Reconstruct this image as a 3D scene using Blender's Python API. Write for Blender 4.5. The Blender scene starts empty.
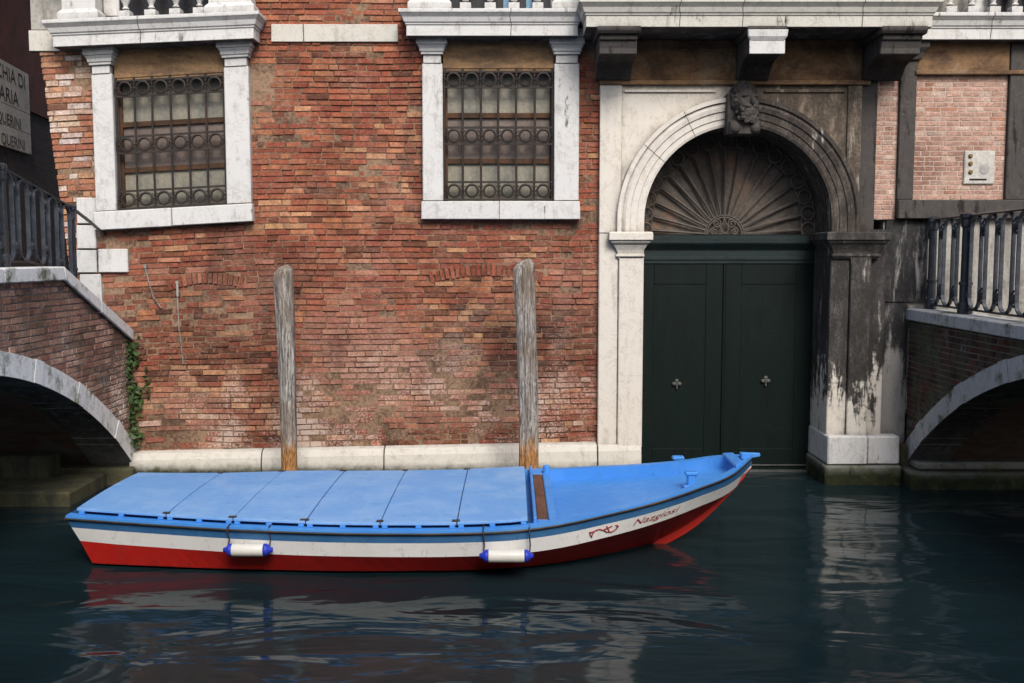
import bpy, bmesh, math, random
import numpy as np
from mathutils import Vector, noise as mn
random.seed(7)
C = bpy.context.scene.collection
PI = math.pi

# ------------------------------------------------------------------ camera
H = 3.242; CY = -14.3; F = 1000.0
A = math.atan(85.5 / F); CA, SA = math.cos(A), math.sin(A)
def ray(u, v):
    a = (u - 512) / F; b = (341.5 - v) / F
    return (a, CA + b * SA, -SA + b * CA)
def W(u, v, Y=0.0):            # photo position -> (X, Z) on the vertical plane Y
    d = ray(u, v); t = (Y - CY) / d[1]
    return d[0] * t, H + d[2] * t
def WX(u, v=256, Y=0.0): return W(u, v, Y)[0]
def WZ(v, Y=0.0): return W(512, v, Y)[1]
def G(u, v, z):                # photo position -> (X, Y) on the level z
    d = ray(u, v); t = (z - H) / d[2]
    return d[0] * t, CY + d[1] * t

cam = bpy.data.cameras.new('camera'); co = bpy.data.objects.new('camera', cam); C.objects.link(co)
co.location = (0, CY, H); co.rotation_euler = (PI / 2 - A, 0, 0)
cam.sensor_width = 36; cam.lens = 36 * F / 1024; cam.clip_end = 500
bpy.context.scene.camera = co

# ------------------------------------------------------------------ materials
class S:
    def __init__(s, name):
        s.m = bpy.data.materials.new(name); s.m.use_nodes = True
        s.t = s.m.node_tree; s.n = s.t.nodes; s.l = s.t.links
        s.b = s.n['Principled BSDF']
        g = s.n.new('ShaderNodeNewGeometry'); s.pos = g.outputs['Position']; s.nor = g.outputs['Normal']
        sx = s.n.new('ShaderNodeSeparateXYZ'); s.l.new(s.pos, sx.inputs[0])
        s.X, s.Y, s.Z = sx.outputs
        s.b.inputs['Roughness'].default_value = 0.85
    def put(s, sock, v):
        if isinstance(v, bpy.types.NodeSocket): s.l.new(v, sock)
        elif isinstance(v, (tuple, list)) and len(v) == 3 and len(sock.default_value) == 4: sock.default_value = (*v, 1)
        else: sock.default_value = v
    def vec(s, sc, src=None):
        m = s.n.new('ShaderNodeMapping'); s.l.new(src or s.pos, m.inputs[0]); m.inputs['Scale'].default_value = sc; return m.outputs[0]
    def noise(s, scale, detail=5, rough=.6, sc=(1, 1, 1), dist=0.0, off=None):
        v = s.vec(sc)
        if off: v.node.inputs['Location'].default_value = off
        n = s.n.new('ShaderNodeTexNoise'); s.l.new(v, n.inputs['Vector'])
        n.inputs['Scale'].default_value = scale; n.inputs['Detail'].default_value = detail
        n.inputs['Roughness'].default_value = rough; n.inputs['Distortion'].default_value = dist
        return n.outputs[0]
    def voro(s, scale, feature='F1', sc=(1, 1, 1)):
        n = s.n.new('ShaderNodeTexVoronoi'); n.feature = feature; s.l.new(s.vec(sc), n.inputs['Vector'])
        n.inputs['Scale'].default_value = scale; return n.outputs['Distance']
    def M(s, op, a, b=0.0, clamp=False):
        n = s.n.new('ShaderNodeMath'); n.operation = op; n.use_clamp = clamp
        s.put(n.inputs[0], a); s.put(n.inputs[1], b); return n.outputs[0]
    def R(s, v, a, b, c=0.0, d=1.0):        # smooth map range
        n = s.n.new('ShaderNodeMapRange'); n.interpolation_type = 'SMOOTHSTEP'
        s.put(n.inputs['Value'], v)
        for k, q in zip(('From Min', 'From Max', 'To Min', 'To Max'), (a, b, c, d)): s.put(n.inputs[k], q)
        return n.outputs[0]
    def mix(s, f, a, b, mode='MIX'):
        n = s.n.new('ShaderNodeMix'); n.data_type = 'RGBA'; n.blend_type = mode
        s.put(n.inputs[0], f); s.put(n.inputs[6], a); s.put(n.inputs[7], b); return n.outputs[2]
    def bump(s, h, strength=.5, dist=.01, prev=None):
        n = s.n.new('ShaderNodeBump'); n.inputs['Strength'].default_value = strength
        n.inputs['Distance'].default_value = dist; s.put(n.inputs['Height'], h)
        if prev is not None: s.l.new(prev, n.inputs['Normal'])
        return n.outputs[0]
    def ao(s, d=.15):
        n = s.n.new('ShaderNodeAmbientOcclusion'); n.samples = 4; n.inputs['Distance'].default_value = d
        return n.outputs['AO']
    def fin(s, col, rough=None, nrm=None, **kw):
        s.put(s.b.inputs['Base Color'], col)
        if rough is not None: s.put(s.b.inputs['Roughness'], rough)
        if nrm is not None: s.l.new(nrm, s.b.inputs['Normal'])
        for k, v in kw.items(): s.put(s.b.inputs[k.replace('_', ' ')], v)
        return s.m

def stone(name, light=(.70, .69, .67), grey=(.42, .40, .37), grime_shade=(.035, .03, .028), bias=0.0, portal=False, moss=False, zone=None):
    s = S(name)
    big = s.noise(1.1, 6, .65); st = s.noise(2.2, 6, .65, (3.2, 3.2, .45), .4)
    fine = s.noise(28, 5, .7); mid = s.noise(6, 6, .7)
    col = s.mix(s.M('MULTIPLY', s.R(s.M('ADD', s.M('MULTIPLY', mid, .5), s.M('MULTIPLY', s.noise(5, 6, .7, (2.5, 2.5, .35), .2, (8, 1, 4)), .5)), .50, .66), .8), light, grey)
    col = s.mix(s.M('MULTIPLY', s.R(big, .5, .75), .25), col, tuple(q * .72 for q in light))
    # narrow cracks and warm veins
    vor = s.noise(1.7, 8, .7, (1, 1, 1), 1.6, (4, 2, 7))
    vein = s.M('MULTIPLY', s.R(s.M('ABSOLUTE', s.M('SUBTRACT', vor, .5)), 0, .012, 1, 0), .35)
    col = s.mix(vein, col, (.22, .16, .11))
    f = s.M('ADD', s.M('MULTIPLY', st, .75), s.M('MULTIPLY', mid, .25))
    b = bias
    if portal:
        side = s.R(s.M('ADD', s.X, s.M('MULTIPLY', s.M('SUBTRACT', mid, .5), .25)), 3.02, 3.32)
        low = s.R(s.M('ADD', s.Z, s.M('ADD', s.M('MULTIPLY', s.M('SUBTRACT', st, .5), 1.6), s.M('MULTIPLY', s.M('SUBTRACT', mid, .5), 1.2))), .6, 1.9)
        b = s.M('ADD', s.M('MULTIPLY', s.M('MULTIPLY', side, low), .36), bias)
    if zone: b = s.M('ADD', zone(s), bias)
    g = s.R(s.M('ADD', f, b), .53 if portal or zone else .57, .70 if portal or zone else .66)
    nz = s.n.new('ShaderNodeSeparateXYZ'); s.l.new(s.nor, nz.inputs[0]); under_shade = s.R(nz.outputs[2], -.9, -.4, 1, 0)
    g = s.M('MAXIMUM', g, s.M('MULTIPLY', under_shade, s.R(mid, .25, .5, .75, 1)))  # shade under soffits and ledges painted in as a dark tone
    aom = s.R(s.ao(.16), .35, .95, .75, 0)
    g2 = s.M('MAXIMUM', g, s.M('MULTIPLY', aom, s.R(mid, .3, .6, .35, 1)))  # creases and recesses take the same dark tone
    gcol = s.mix(s.R(s.noise(3.1, 6, .7, (2, 2, .7)), .42, .72), grime_shade, tuple(2.9 * q for q in grime_shade))
    gcol = s.mix(1.0, gcol, s.mix(s.R(fine, .35, .65), (.6, .6, .6), (1.4, 1.4, 1.4)), 'MULTIPLY')
    drp = s.M('MULTIPLY', s.R(s.noise(4.5, 5, .7, (6, 6, .45), .3, (1, 5, 3)), .635, .68), .6 if portal or zone else 0.0)
    gcol = s.mix(drp, gcol, (.36, .34, .30))
    col = s.mix(s.M('MULTIPLY', g2, .985), col, gcol)
    wz = s.R(s.M('ADD', s.Z, s.M('MULTIPLY', s.M('SUBTRACT', mid, .5), .22)), .13, .32, 1, 0)
    mcol = s.mix(s.R(mid, .4, .65), (.035, .042, .012), (.015, .017, .012))
    col = s.mix(wz, col, mcol)
    if moss:
        col = s.mix(s.R(s.noise(2.5, 6, .7), .5, .68), col, (.10, .115, .06))
    n = s.bump(s.noise(60, 4, .6), .25, .004)
    n = s.bump(s.M('ADD', mid, s.M('MULTIPLY', fine, .3)), .5, .012, n)
    return s.fin(col, s.R(fine, .3, .7, .7, .95), n, Specular_IOR_Level=.25)

def brick_mat(name, smear=.5, salt=.5, moss=0.0, dark=1.0):
    s = S(name)
    a = s.n.new('ShaderNodeVertexColor'); a.layer_name = 'col'
    col = a.outputs[0]
    fine = s.noise(34, 6, .75); mid = s.noise(9, 6, .7); big = s.noise(.9, 5, .6); big2 = s.noise(1.6, 6, .65, (1, 1, 1), .6, (9, 3, 1))
    col = s.mix(1.0, col, s.mix(s.R(fine, .3, .7), (.62, .6, .6), (1.25, 1.22, 1.2)), 'MULTIPLY')
    col = s.mix(1.0, col, s.mix(s.R(mid, .3, .7), (.72, .70, .70), (1.15, 1.15, 1.15)), 'MULTIPLY')
    er = s.R(s.M('ADD', s.M('MULTIPLY', s.noise(16, 7, .8, (.8, 1, 1.5)), .8), s.M('MULTIPLY', big2, .2)), .535, .60)
    er2 = s.R(s.noise(11, 7, .8, (.6, 1, 1.2), .5, (6, 2, 2)), .50, .58)
    col = s.mix(s.M('MULTIPLY', er2, smear * .75, True), col, (.225, .085, .052))
    col = s.mix(s.M('MULTIPLY', er, smear * 1.1, True), col, (.33, .19, .125))
    # lime and mortar smeared over the faces, salt bloom low on the wall
    sm = s.M('MULTIPLY', s.R(s.M('ADD', s.M('MULTIPLY', mid, .55), s.M('MULTIPLY', big2, .55)), .60, .72), smear)
    col = s.mix(sm, col, (.31, .185, .125))
    lo = s.R(s.Z, .8, 2.5, 1, .12)
    sa = s.M('MULTIPLY', s.M('MULTIPLY', s.R(s.M('ADD', s.M('MULTIPLY', fine, .45), s.M('MULTIPLY', big, .6)), .515, .61), lo), salt)
    col = s.mix(sa, col, (.58, .47, .40))
    dk = s.R(s.noise(1.3, 6, .6, (1, 1, .6), .3, (3, 8, 2)), .52, .72)
    col = s.mix(s.M('MULTIPLY', dk, .75), col, s.mix(1.0, col, (.38, .27, .24), 'MULTIPLY'))
    # soot and drips
    dr = s.R(s.noise(2.4, 6, .7, (4, 4, .35)), .60, .78)
    col = s.mix(s.M('MULTIPLY', dr, .4), col, (.04, .03, .027))
    col = s.mix(1.0, col, (dark, dark, dark), 'MULTIPLY')
    if moss:
        mf = s.M('MULTIPLY', s.R(s.noise(1.8, 6, .7, (1.5, 1.5, .8)), .42, .62), moss)
        col = s.mix(mf, col, (.07, .078, .042))
        wp = s.M('MULTIPLY', s.R(s.noise(2.6, 6, .7, (2, 2, .5), .3, (5, 5, 5)), .56, .72), .6)
        col = s.mix(wp, col, (.26, .27, .26))
    n = s.bump(fine, .6, .006)
    n = s.bump(mid, .5, .012, n)
    return s.fin(col, .92, n)

def mortar_mat(name, col1=(.24, .17, .13), col2=(.12, .075, .055)):
    s = S(name); f = s.noise(20, 5, .7); g = s.noise(1.5, 5, .6)
    return s.fin(s.mix(s.R(s.M('ADD', s.M('MULTIPLY', f, .5), s.M('MULTIPLY', g, .5)), .4, .6), col1, col2), .95, s.bump(f, .6, .01))

def streaky(name, c1, c2, c3, sc=(2.5, 2.5, .6), rough=.85, lo=.4, hi=.65):
    s = S(name); a = s.noise(2.2, 6, .7, sc, .3); f = s.noise(22, 5, .7); d = s.noise(1.4, 6, .7, (1, 1, 1), .5, (3, 3, 9))
    col = s.mix(s.R(a, lo, hi), c1, c2); col = s.mix(s.M('MULTIPLY', s.R(d, .5, .7), .8), col, c3)
    col = s.mix(1.0, col, s.mix(s.R(f, .3, .7), (.8, .8, .8), (1.15, 1.15, 1.15)), 'MULTIPLY')
    return s.fin(col, rough, s.bump(f, .4, .006), Specular_IOR_Level=.28 if 'door' in name or 'fan' in name or 'soot' in name else .5)

def paint(name, base, worn, dirt=(.03, .03, .03), rough=.42, amt=.5, streakaxis=(1, 1, 1), drips=None, wl=False):
    s = S(name); a = s.noise(1.4, 6, .7, (1, 1, 1), .5); f = s.noise(40, 5, .75, streakaxis); m = s.noise(7, 6, .75)
    col = s.mix(s.M('MULTIPLY', s.R(a, .4, .7), amt), base, worn)
    col = s.mix(s.M('MULTIPLY', s.R(m, .55, .72), .38), col, dirt)
    col = s.mix(s.M('MULTIPLY', s.R(f, .66, .74), .55), col, dirt)
    if drips:
        dn = s.R(s.noise(3.2, 5, .7, (5, 5, .5), .1, (2, 7, 3)), .60, .70)
        col = s.mix(s.M('MULTIPLY', dn, .55), col, drips)
    if wl:
        col = s.mix(s.R(s.M('ADD', s.Z, s.M('MULTIPLY', s.M('SUBTRACT', m, .5), .16)), .0, .045, .8, 0), col, (.02, .016, .012))
    return s.fin(col, s.R(m, .3, .7, rough - .08, rough + .18), s.bump(m, .12, .01))

M = {}
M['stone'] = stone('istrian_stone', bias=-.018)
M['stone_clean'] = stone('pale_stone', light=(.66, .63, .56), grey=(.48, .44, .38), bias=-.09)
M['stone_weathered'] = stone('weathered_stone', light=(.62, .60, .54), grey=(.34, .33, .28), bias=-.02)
M['portal'] = stone('portal_stone', light=(.74, .69, .61), grey=(.52, .47, .40), grime_shade=(.030, .027, .026), bias=-.08, portal=True)
M['arch'] = stone('arch_stone', light=(.76, .71, .64), grey=(.52, .47, .41), grime_shade=(.042, .034, .029), bias=-.09, portal=True)
M['spandrel'] = stone('spandrel_stone', light=(.74, .69, .61), grey=(.54, .49, .42), grime_shade=(.075, .058, .044), bias=-.10, portal=True)
M['soot'] = stone('sooty_stone', light=(.075, .068, .064), grey=(.045, .04, .038), grime_shade=(.018, .015, .014), bias=.05)
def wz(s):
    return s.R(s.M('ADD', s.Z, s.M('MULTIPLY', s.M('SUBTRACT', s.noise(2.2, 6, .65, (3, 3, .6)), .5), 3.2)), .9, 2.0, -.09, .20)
M['stain'] = stone('stained_wall_stone', light=(.36, .345, .32), grey=(.20, .19, .18), grime_shade=(.022, .021, .022), bias=0.0, zone=wz)
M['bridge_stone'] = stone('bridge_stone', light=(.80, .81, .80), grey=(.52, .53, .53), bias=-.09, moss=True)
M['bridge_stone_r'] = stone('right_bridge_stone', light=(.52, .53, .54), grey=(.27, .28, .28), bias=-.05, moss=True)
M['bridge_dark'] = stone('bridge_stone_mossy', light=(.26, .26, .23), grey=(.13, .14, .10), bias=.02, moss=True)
M['quay'] = streaky('wet_quay_stone', (.075, .072, .035), (.03, .03, .02), (.14, .11, .06))
M['frieze'] = streaky('brown_frieze', (.22, .125, .06), (.09, .05, .028), (.30, .22, .14), (1, 1, 2))
M['lintel'] = streaky('ochre_lintel', (.34, .205, .10), (.17, .105, .06), (.06, .045, .035), (.8, 1, 3))
M['brick'] = brick_mat('old_brick', .55, .8, 0.0, 1.1)
M['brick_pink'] = brick_mat('pink_brick', .25, .35)
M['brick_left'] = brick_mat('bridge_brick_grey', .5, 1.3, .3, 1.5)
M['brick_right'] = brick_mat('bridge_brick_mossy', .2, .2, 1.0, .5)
M['mortar'] = mortar_mat('mortar', (.34, .22, .14), (.10, .055, .035))
M['mortar_pale'] = mortar_mat('mortar_pale', (.56, .43, .35), (.44, .32, .26))
M['mortar_dark'] = mortar_mat('mortar_dark', (.20, .185, .175), (.09, .08, .07))
M['plaster'] = streaky('alley_plaster', (.22, .08, .055), (.15, .055, .04), (.11, .055, .042), (1, 1, 1))
M['plaster_grey'] = streaky('grey_plaster', (.42, .40, .36), (.25, .23, .2), (.12, .11, .1))
M['alley_brick'] = streaky('alley_dark_brick', (.10, .06, .045), (.05, .033, .026), (.15, .085, .055), (1, 1, 6))
M['iron'] = streaky('rusted_iron', (.030, .021, .016), (.018, .014, .012), (.06, .032, .02), (1, 1, 1), .7)
M['iron_fan'] = streaky('fan_iron', (.13, .11, .095), (.09, .075, .065), (.17, .12, .085), (1, 1, 1), .7)
M['iron_black'] = streaky('painted_iron', (.016, .020, .028), (.03, .036, .046), (.06, .06, .064), (3, 3, 3), .32)
M['iron_loop'] = streaky('sky_sheen_iron', (.035, .041, .054), (.065, .075, .092), (.12, .12, .13), (3, 3, 3), .34)  # iron lightened to carry the sky's reflection on the flat bars
M['pane'] = streaky('window_pane', (.30, .275, .215), (.23, .22, .18), (.13, .14, .14), (3, 1, .7), .35)
M['pane_low'] = streaky('window_pane_pinkish', (.20, .155, .13), (.16, .125, .11), (.12, .1, .09), (1, 1, 3), .4)
M['rail_wood'] = streaky('window_rail_wood', (.10, .045, .02), (.05, .025, .012), (.03, .018, .01), (1, 1, 3))
M['fan'] = streaky('fanlight_board', (.15, .13, .11), (.085, .072, .06), (.26, .14, .085), (1, 1, .6), .6)
M['door'] = streaky('green_door_paint', (.0008, .0078, .0062), (.0005, .005, .004), (.003, .010, .008), (6, 6, .5), .5)
M['door_trim'] = streaky('green_transom_paint', (.012, .025, .026), (.007, .014, .015), (.03, .036, .036), (.5, 1, 5), .4)
M['metal'] = streaky('dull_metal', (.085, .09, .085), (.05, .055, .05), (.12, .12, .11), (1, 1, 1), .45)
M['mask'] = streaky('carved_dark_stone', (.062, .052, .046), (.033, .028, .025), (.10, .085, .072), (2, 2, 2), .8)
M['blue_top'] = paint('light_blue_paint', (.058, .27, .72), (.11, .34, .76), (.03, .12, .30), .40, .6)
M['blue_cover'] = paint('worn_blue_cover_paint', (.16, .37, .74), (.32, .52, .80), (.05, .12, .24), .45, .6, (.5, 3, 1), (.22, .42, .72))
M['blue_side'] = paint('strake_blue_paint', (.028, .12, .29), (.06, .19, .38), (.03, .05, .09), .45, .7, (1, 1, 2), (.03, .07, .13))
M['white'] = paint('white_hull_paint', (.86, .85, .83), (.74, .72, .68), (.28, .21, .14), .45, .6, (1, 1, 3), (.42, .30, .20))
M['red'] = paint('red_hull_paint', (.46, .014, .009), (.31, .011, .008), (.10, .014, .011), .42, .8, (1, 1, 1), (.12, .02, .014), True)
M['stem_red'] = paint('bright_red_stem_paint', (.50, .02, .012), (.42, .02, .012), (.2, .02, .015), .4, .5)
M['slime'] = paint('antifouling_paint', (.012, .022, .03), (.02, .03, .03), (.02, .02, .01), .5, .5)
M['letter'] = paint('red_lettering_paint', (.30, .03, .03), (.36, .05, .04), (.2, .02, .02), .5, .4)
M['rub'] = streaky('rub_rail_edge', (.045, .035, .03), (.02, .022, .03), (.14, .08, .04), (1, 1, 1), .6)
M['dark_gap'] = streaky('shadowed_blue', (.02, .08, .22), (.015, .05, .15), (.01, .03, .08))  # darker blue painting the shade in the slots under the covers
M['plank'] = streaky('brown_plank', (.17, .075, .04), (.11, .05, .03), (.08, .04, .025), (8, 1, 1), .6)
M['fender'] = paint('fender_vinyl', (.72, .70, .64), (.60, .58, .52), (.25, .22, .16), .4, .5)
M['fender_cap'] = paint('fender_cap_blue', (.02, .04, .48), (.03, .07, .55), (.01, .02, .2), .4, .4)
M['rope'] = streaky('old_rope', (.30, .28, .26), (.16, .14, .12), (.4, .37, .33), (4, 4, 4))
M['dark_rope'] = streaky('dark_cord', (.04, .03, .03), (.03, .03, .03), (.06, .05, .04))
M['sign'] = streaky('white_sign_plaster', (.85, .79, .72), (.74, .68, .61), (.5, .45, .41), (1, 1, 1))
M['ink'] = streaky('black_sign_letters', (.03, .025, .022), (.05, .04, .035), (.06, .05, .04))
M['brass'] = S('brass').fin((.30, .20, .07), .35, None, Metallic=.9)
M['panelm'] = streaky('pale_metal_plate', (.58, .55, .50), (.52, .5, .46), (.46, .43, .4), (1, 1, 1), .45)
M['black'] = streaky('black_slot', (.01, .01, .01), (.012, .012, .012), (.02, .02, .02))
M['speaker'] = streaky('speaker_mesh', (.40, .385, .36), (.36, .35, .33), (.3, .29, .27), (9, 9, 9), .5)
M['curtain'] = streaky('pale_blue_curtain', (.32, .55, .75), (.4, .6, .78), (.25, .45, .65), (6, 6, .2))
M['room'] = streaky('dark_glazing', (.012, .012, .016), (.02, .018, .02), (.03, .02, .02), rough=.25)
M['roof'] = streaky('terracotta', (.30, .12, .06), (.2, .08, .05), (.12, .07, .05))
M['pavement'] = streaky('grey_paving', (.16, .155, .15), (.10, .10, .10), (.07, .07, .065), (2, 2, 2))
M['stucco'] = streaky('opposite_stucco', (.30, .20, .14), (.24, .16, .12), (.16, .12, .1))

def pole_mat():
    s = S('weathered_pole_wood')
    g = s.noise(9, 8, .7, (4, 4, .28), .5); f = s.noise(30, 5, .7, (3, 3, .4)); b = s.noise(3, 5, .6, (1.2, 1.2, .7))
    col = s.mix(s.R(g, .36, .60), (.12, .10, .082), (.62, .565, .50))
    col = s.mix(s.M('MULTIPLY', s.R(f, .50, .62), .85), col, (.03, .025, .022))
    col = s.mix(s.M('MULTIPLY', s.R(b, .45, .65), .6), col, (.20, .135, .09))
    lo = s.R(s.M('ADD', s.Z, s.M('MULTIPLY', s.M('SUBTRACT', g, .5), .8)), .62, .86, 1, 0)
    oc = s.mix(s.R(f, .45, .62), (.62, .30, .10), (.16, .08, .04))
    col = s.mix(lo, col, oc)
    n = s.bump(g, 1.0, .03); n = s.bump(f, .6, .008, n)
    return s.fin(col, .88, n)
M['pole'] = pole_mat()

def water_mat():
    s = S('canal_water')
    w1 = s.noise(.8, 3, .4, (.6, 1.5, 1), .9); w2 = s.noise(2.6, 2, .5, (.7, 1.6, 1), .6, (5, 5, 1)); w3 = s.noise(.35, 2, .5, (1, 1.4, 1))
    h = s.M('ADD', s.M('ADD', s.M('MULTIPLY', w1, 1.0), s.M('MULTIPLY', w2, .09)), s.M('MULTIPLY', w3, 1.3))
    n = s.bump(h, 1.0, .075)
    col = s.mix(s.R(w3, .3, .7), (.0075, .0175, .0215), (.0105, .0225, .027))
    return s.fin(col, .085, n, IOR=1.33, Specular_IOR_Level=.36)
M['water'] = water_mat()
def leaf_mat():
    s = S('ivy_leaf'); return s.fin(s.mix(s.R(s.noise(14, 3), .35, .65), (.02, .045, .012), (.075, .13, .03)), .55)
M['leaf'] = leaf_mat()
M['stem'] = streaky('stem', (.05, .04, .02), (.04, .03, .02), (.06, .05, .03))
M['tuft'] = leaf_mat()

# ------------------------------------------------------------------ mesh helpers
class MB:
    def __init__(s): s.v = []; s.f = []; s.c = []; s.mi = []
    def add(s, vs, fs, col=(1, 1, 1), mi=0):
        o = len(s.v); s.v += [tuple(q) for q in vs]
        for f in fs: s.f.append(tuple(o + i for i in f)); s.c.append(col); s.mi.append(mi)
        return s
    def box(s, x0, x1, y0, y1, z0, z1, mi=0, j=0.0, col=(1, 1, 1)):
        r = (lambda: random.uniform(-j, j)) if j else (lambda: 0.0)
        vs = [(x + r(), y + r(), z + r()) for z in (z0, z1) for y in (y0, y1) for x in (x0, x1)]
        return s.add(vs, [(0, 2, 3, 1), (4, 5, 7, 6), (0, 1, 5, 4), (2, 6, 7, 3), (0, 4, 6, 2), (1, 3, 7, 5)], col, mi)
    def rings(s, rings, closed=True, cap0=True, cap1=True, mi=0, mis=None):
        o = len(s.v); n = len(rings[0])
        for r in rings: s.v += [tuple(p) for p in r]
        for i in range(len(rings) - 1):
            for k in range(n if closed else n - 1):
                a = o + i * n + k; b = o + i * n + (k + 1) % n
                s.f.append((a, b, b + n, a + n)); s.c.append((1, 1, 1)); s.mi.append(mis[k] if mis else mi)
        if cap0 and closed: s.f.append(tuple(o + k for k in reversed(range(n)))); s.c.append((1, 1, 1)); s.mi.append(mi)
        if cap1 and closed: s.f.append(tuple(o + (len(rings) - 1) * n + k for k in range(n))); s.c.append((1, 1, 1)); s.mi.append(mi)
        return s
    def tube(s, pts, r, n=6, closed=False, mi=0):
        pts = [Vector(p) for p in pts]; m = len(pts); rg = []
        for i, p in enumerate(pts):
            a = pts[i - 1] if (i or closed) else pts[0]; b = pts[(i + 1) % m] if (i < m - 1 or closed) else pts[-1]
            t = (b - a).normalized(); up = Vector((0, 1, 0)) if abs(t.y) < .9 else Vector((1, 0, 0))
            x = t.cross(up).normalized(); y = t.cross(x)
            rr = r[i] if isinstance(r, (list, tuple)) else r
            rg.append([p + x * math.cos(2 * PI * k / n) * rr + y * math.sin(2 * PI * k / n) * rr for k in range(n)])
        if closed: rg.append(rg[0])
        return s.rings(rg, True, not closed, not closed, mi)
    def lathe(s, prof, x, y, z0, n=14, mi=0):
        return s.rings([[(x + r * math.cos(2 * PI * k / n), y + r * math.sin(2 * PI * k / n), z0 + z) for k in range(n)] for r, z in prof], mi=mi)
    def ledge(s, x0, x1, yf, prof, yb=0.0, mi=0):   # mouldings wrapped round three sides; prof: (outward, z)
        return s.rings([[(x0 - o, yb, z), (x0 - o, yf - o, z), (x1 + o, yf - o, z), (x1 + o, yb, z)] for o, z in prof], mi=mi)
    def build(s, name, mats, parent=None, bev=0.0, smooth=False, seg=1):
        me = bpy.data.meshes.new(name); me.from_pydata(s.v, [], s.f)
        if not isinstance(mats, (list, tuple)): mats = [mats]
        for m in mats: me.materials.append(m)
        if len(mats) > 1: me.polygons.foreach_set('material_index', s.mi)
        if any(c != (1, 1, 1) for c in s.c):
            at = me.color_attributes.new('col', 'FLOAT_COLOR', 'CORNER')
            dat = np.ones((len(me.loops), 4), dtype=np.float32); k = 0
            for f, c in zip(s.f, s.c):
                dat[k:k + len(f), :3] = c; k += len(f)
            at.data.foreach_set('color', dat.ravel())
        bm = bmesh.new(); bm.from_mesh(me)
        if bev or smooth: bmesh.ops.remove_doubles(bm, verts=bm.verts, dist=1e-5)
        bmesh.ops.recalc_face_normals(bm, faces=bm.faces); bm.to_mesh(me); bm.free()
        o = bpy.data.objects.new(name, me); C.objects.link(o)
        if parent is not None: o.parent = parent
        if bev:
            b = o.modifiers.new('b', 'BEVEL'); b.width = bev; b.segments = seg; b.limit_method = 'ANGLE'; b.angle_limit = math.radians(35)
        if smooth:
            for p in me.polygons: p.use_smooth = True
        return o
def split(mb, name, mats, parent, bev=0.0):
    par = list(range(len(mb.v)))
    def fd(a):
        while par[a] != a: par[a] = par[par[a]]; a = par[a]
        return a
    for f in mb.f:
        for i in f[1:]: par[fd(i)] = fd(f[0])
    gr = {}
    for f, c, mi in zip(mb.f, mb.c, mb.mi): gr.setdefault(fd(f[0]), []).append((f, c, mi))
    for fs in gr.values():
        m = MB(); mp_ = {}
        for f, c, mi in fs:
            for i in f:
                if i not in mp_: mp_[i] = len(m.v); m.v.append(mb.v[i])
            m.f.append(tuple(mp_[i] for i in f)); m.c.append(c); m.mi.append(mi)
        o = m.build(name, mats, parent, bev)
    return o
def tag(o, label=None, cat=None, group=None, kind=None):
    if label: o['label'] = label
    if cat: o['category'] = cat
    if group: o['group'] = group
    if kind: o['kind'] = kind
    return o
def empty(name, loc=(0, 0, 0), label=None, cat=None, group=None, parent=None):
    o = bpy.data.objects.new(name, None); o.location = loc; C.objects.link(o); o.empty_display_size = .2
    if parent is not None: o.parent = parent
    return tag(o, label, cat, group)
def arc(cx, cz, r, a0, a1, n, y):
    return [(cx + r * math.cos(a0 + (a1 - a0) * i / n), y, cz + r * math.sin(a0 + (a1 - a0) * i / n)) for i in range(n + 1)]
def crom(xs, ys, q):
    xs = np.array(xs, float); ys = np.array(ys, float); m = np.gradient(ys, xs)
    i = int(np.clip(np.searchsorted(xs, q) - 1, 0, len(xs) - 2)); h = xs[i + 1] - xs[i]; t = (q - xs[i]) / h; t = min(max(t, 0), 1)
    return float((2*t**3-3*t**2+1)*ys[i]+(t**3-2*t**2+t)*h*m[i]+(-2*t**3+3*t**2)*ys[i+1]+(t**3-t**2)*h*m[i+1])

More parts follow.
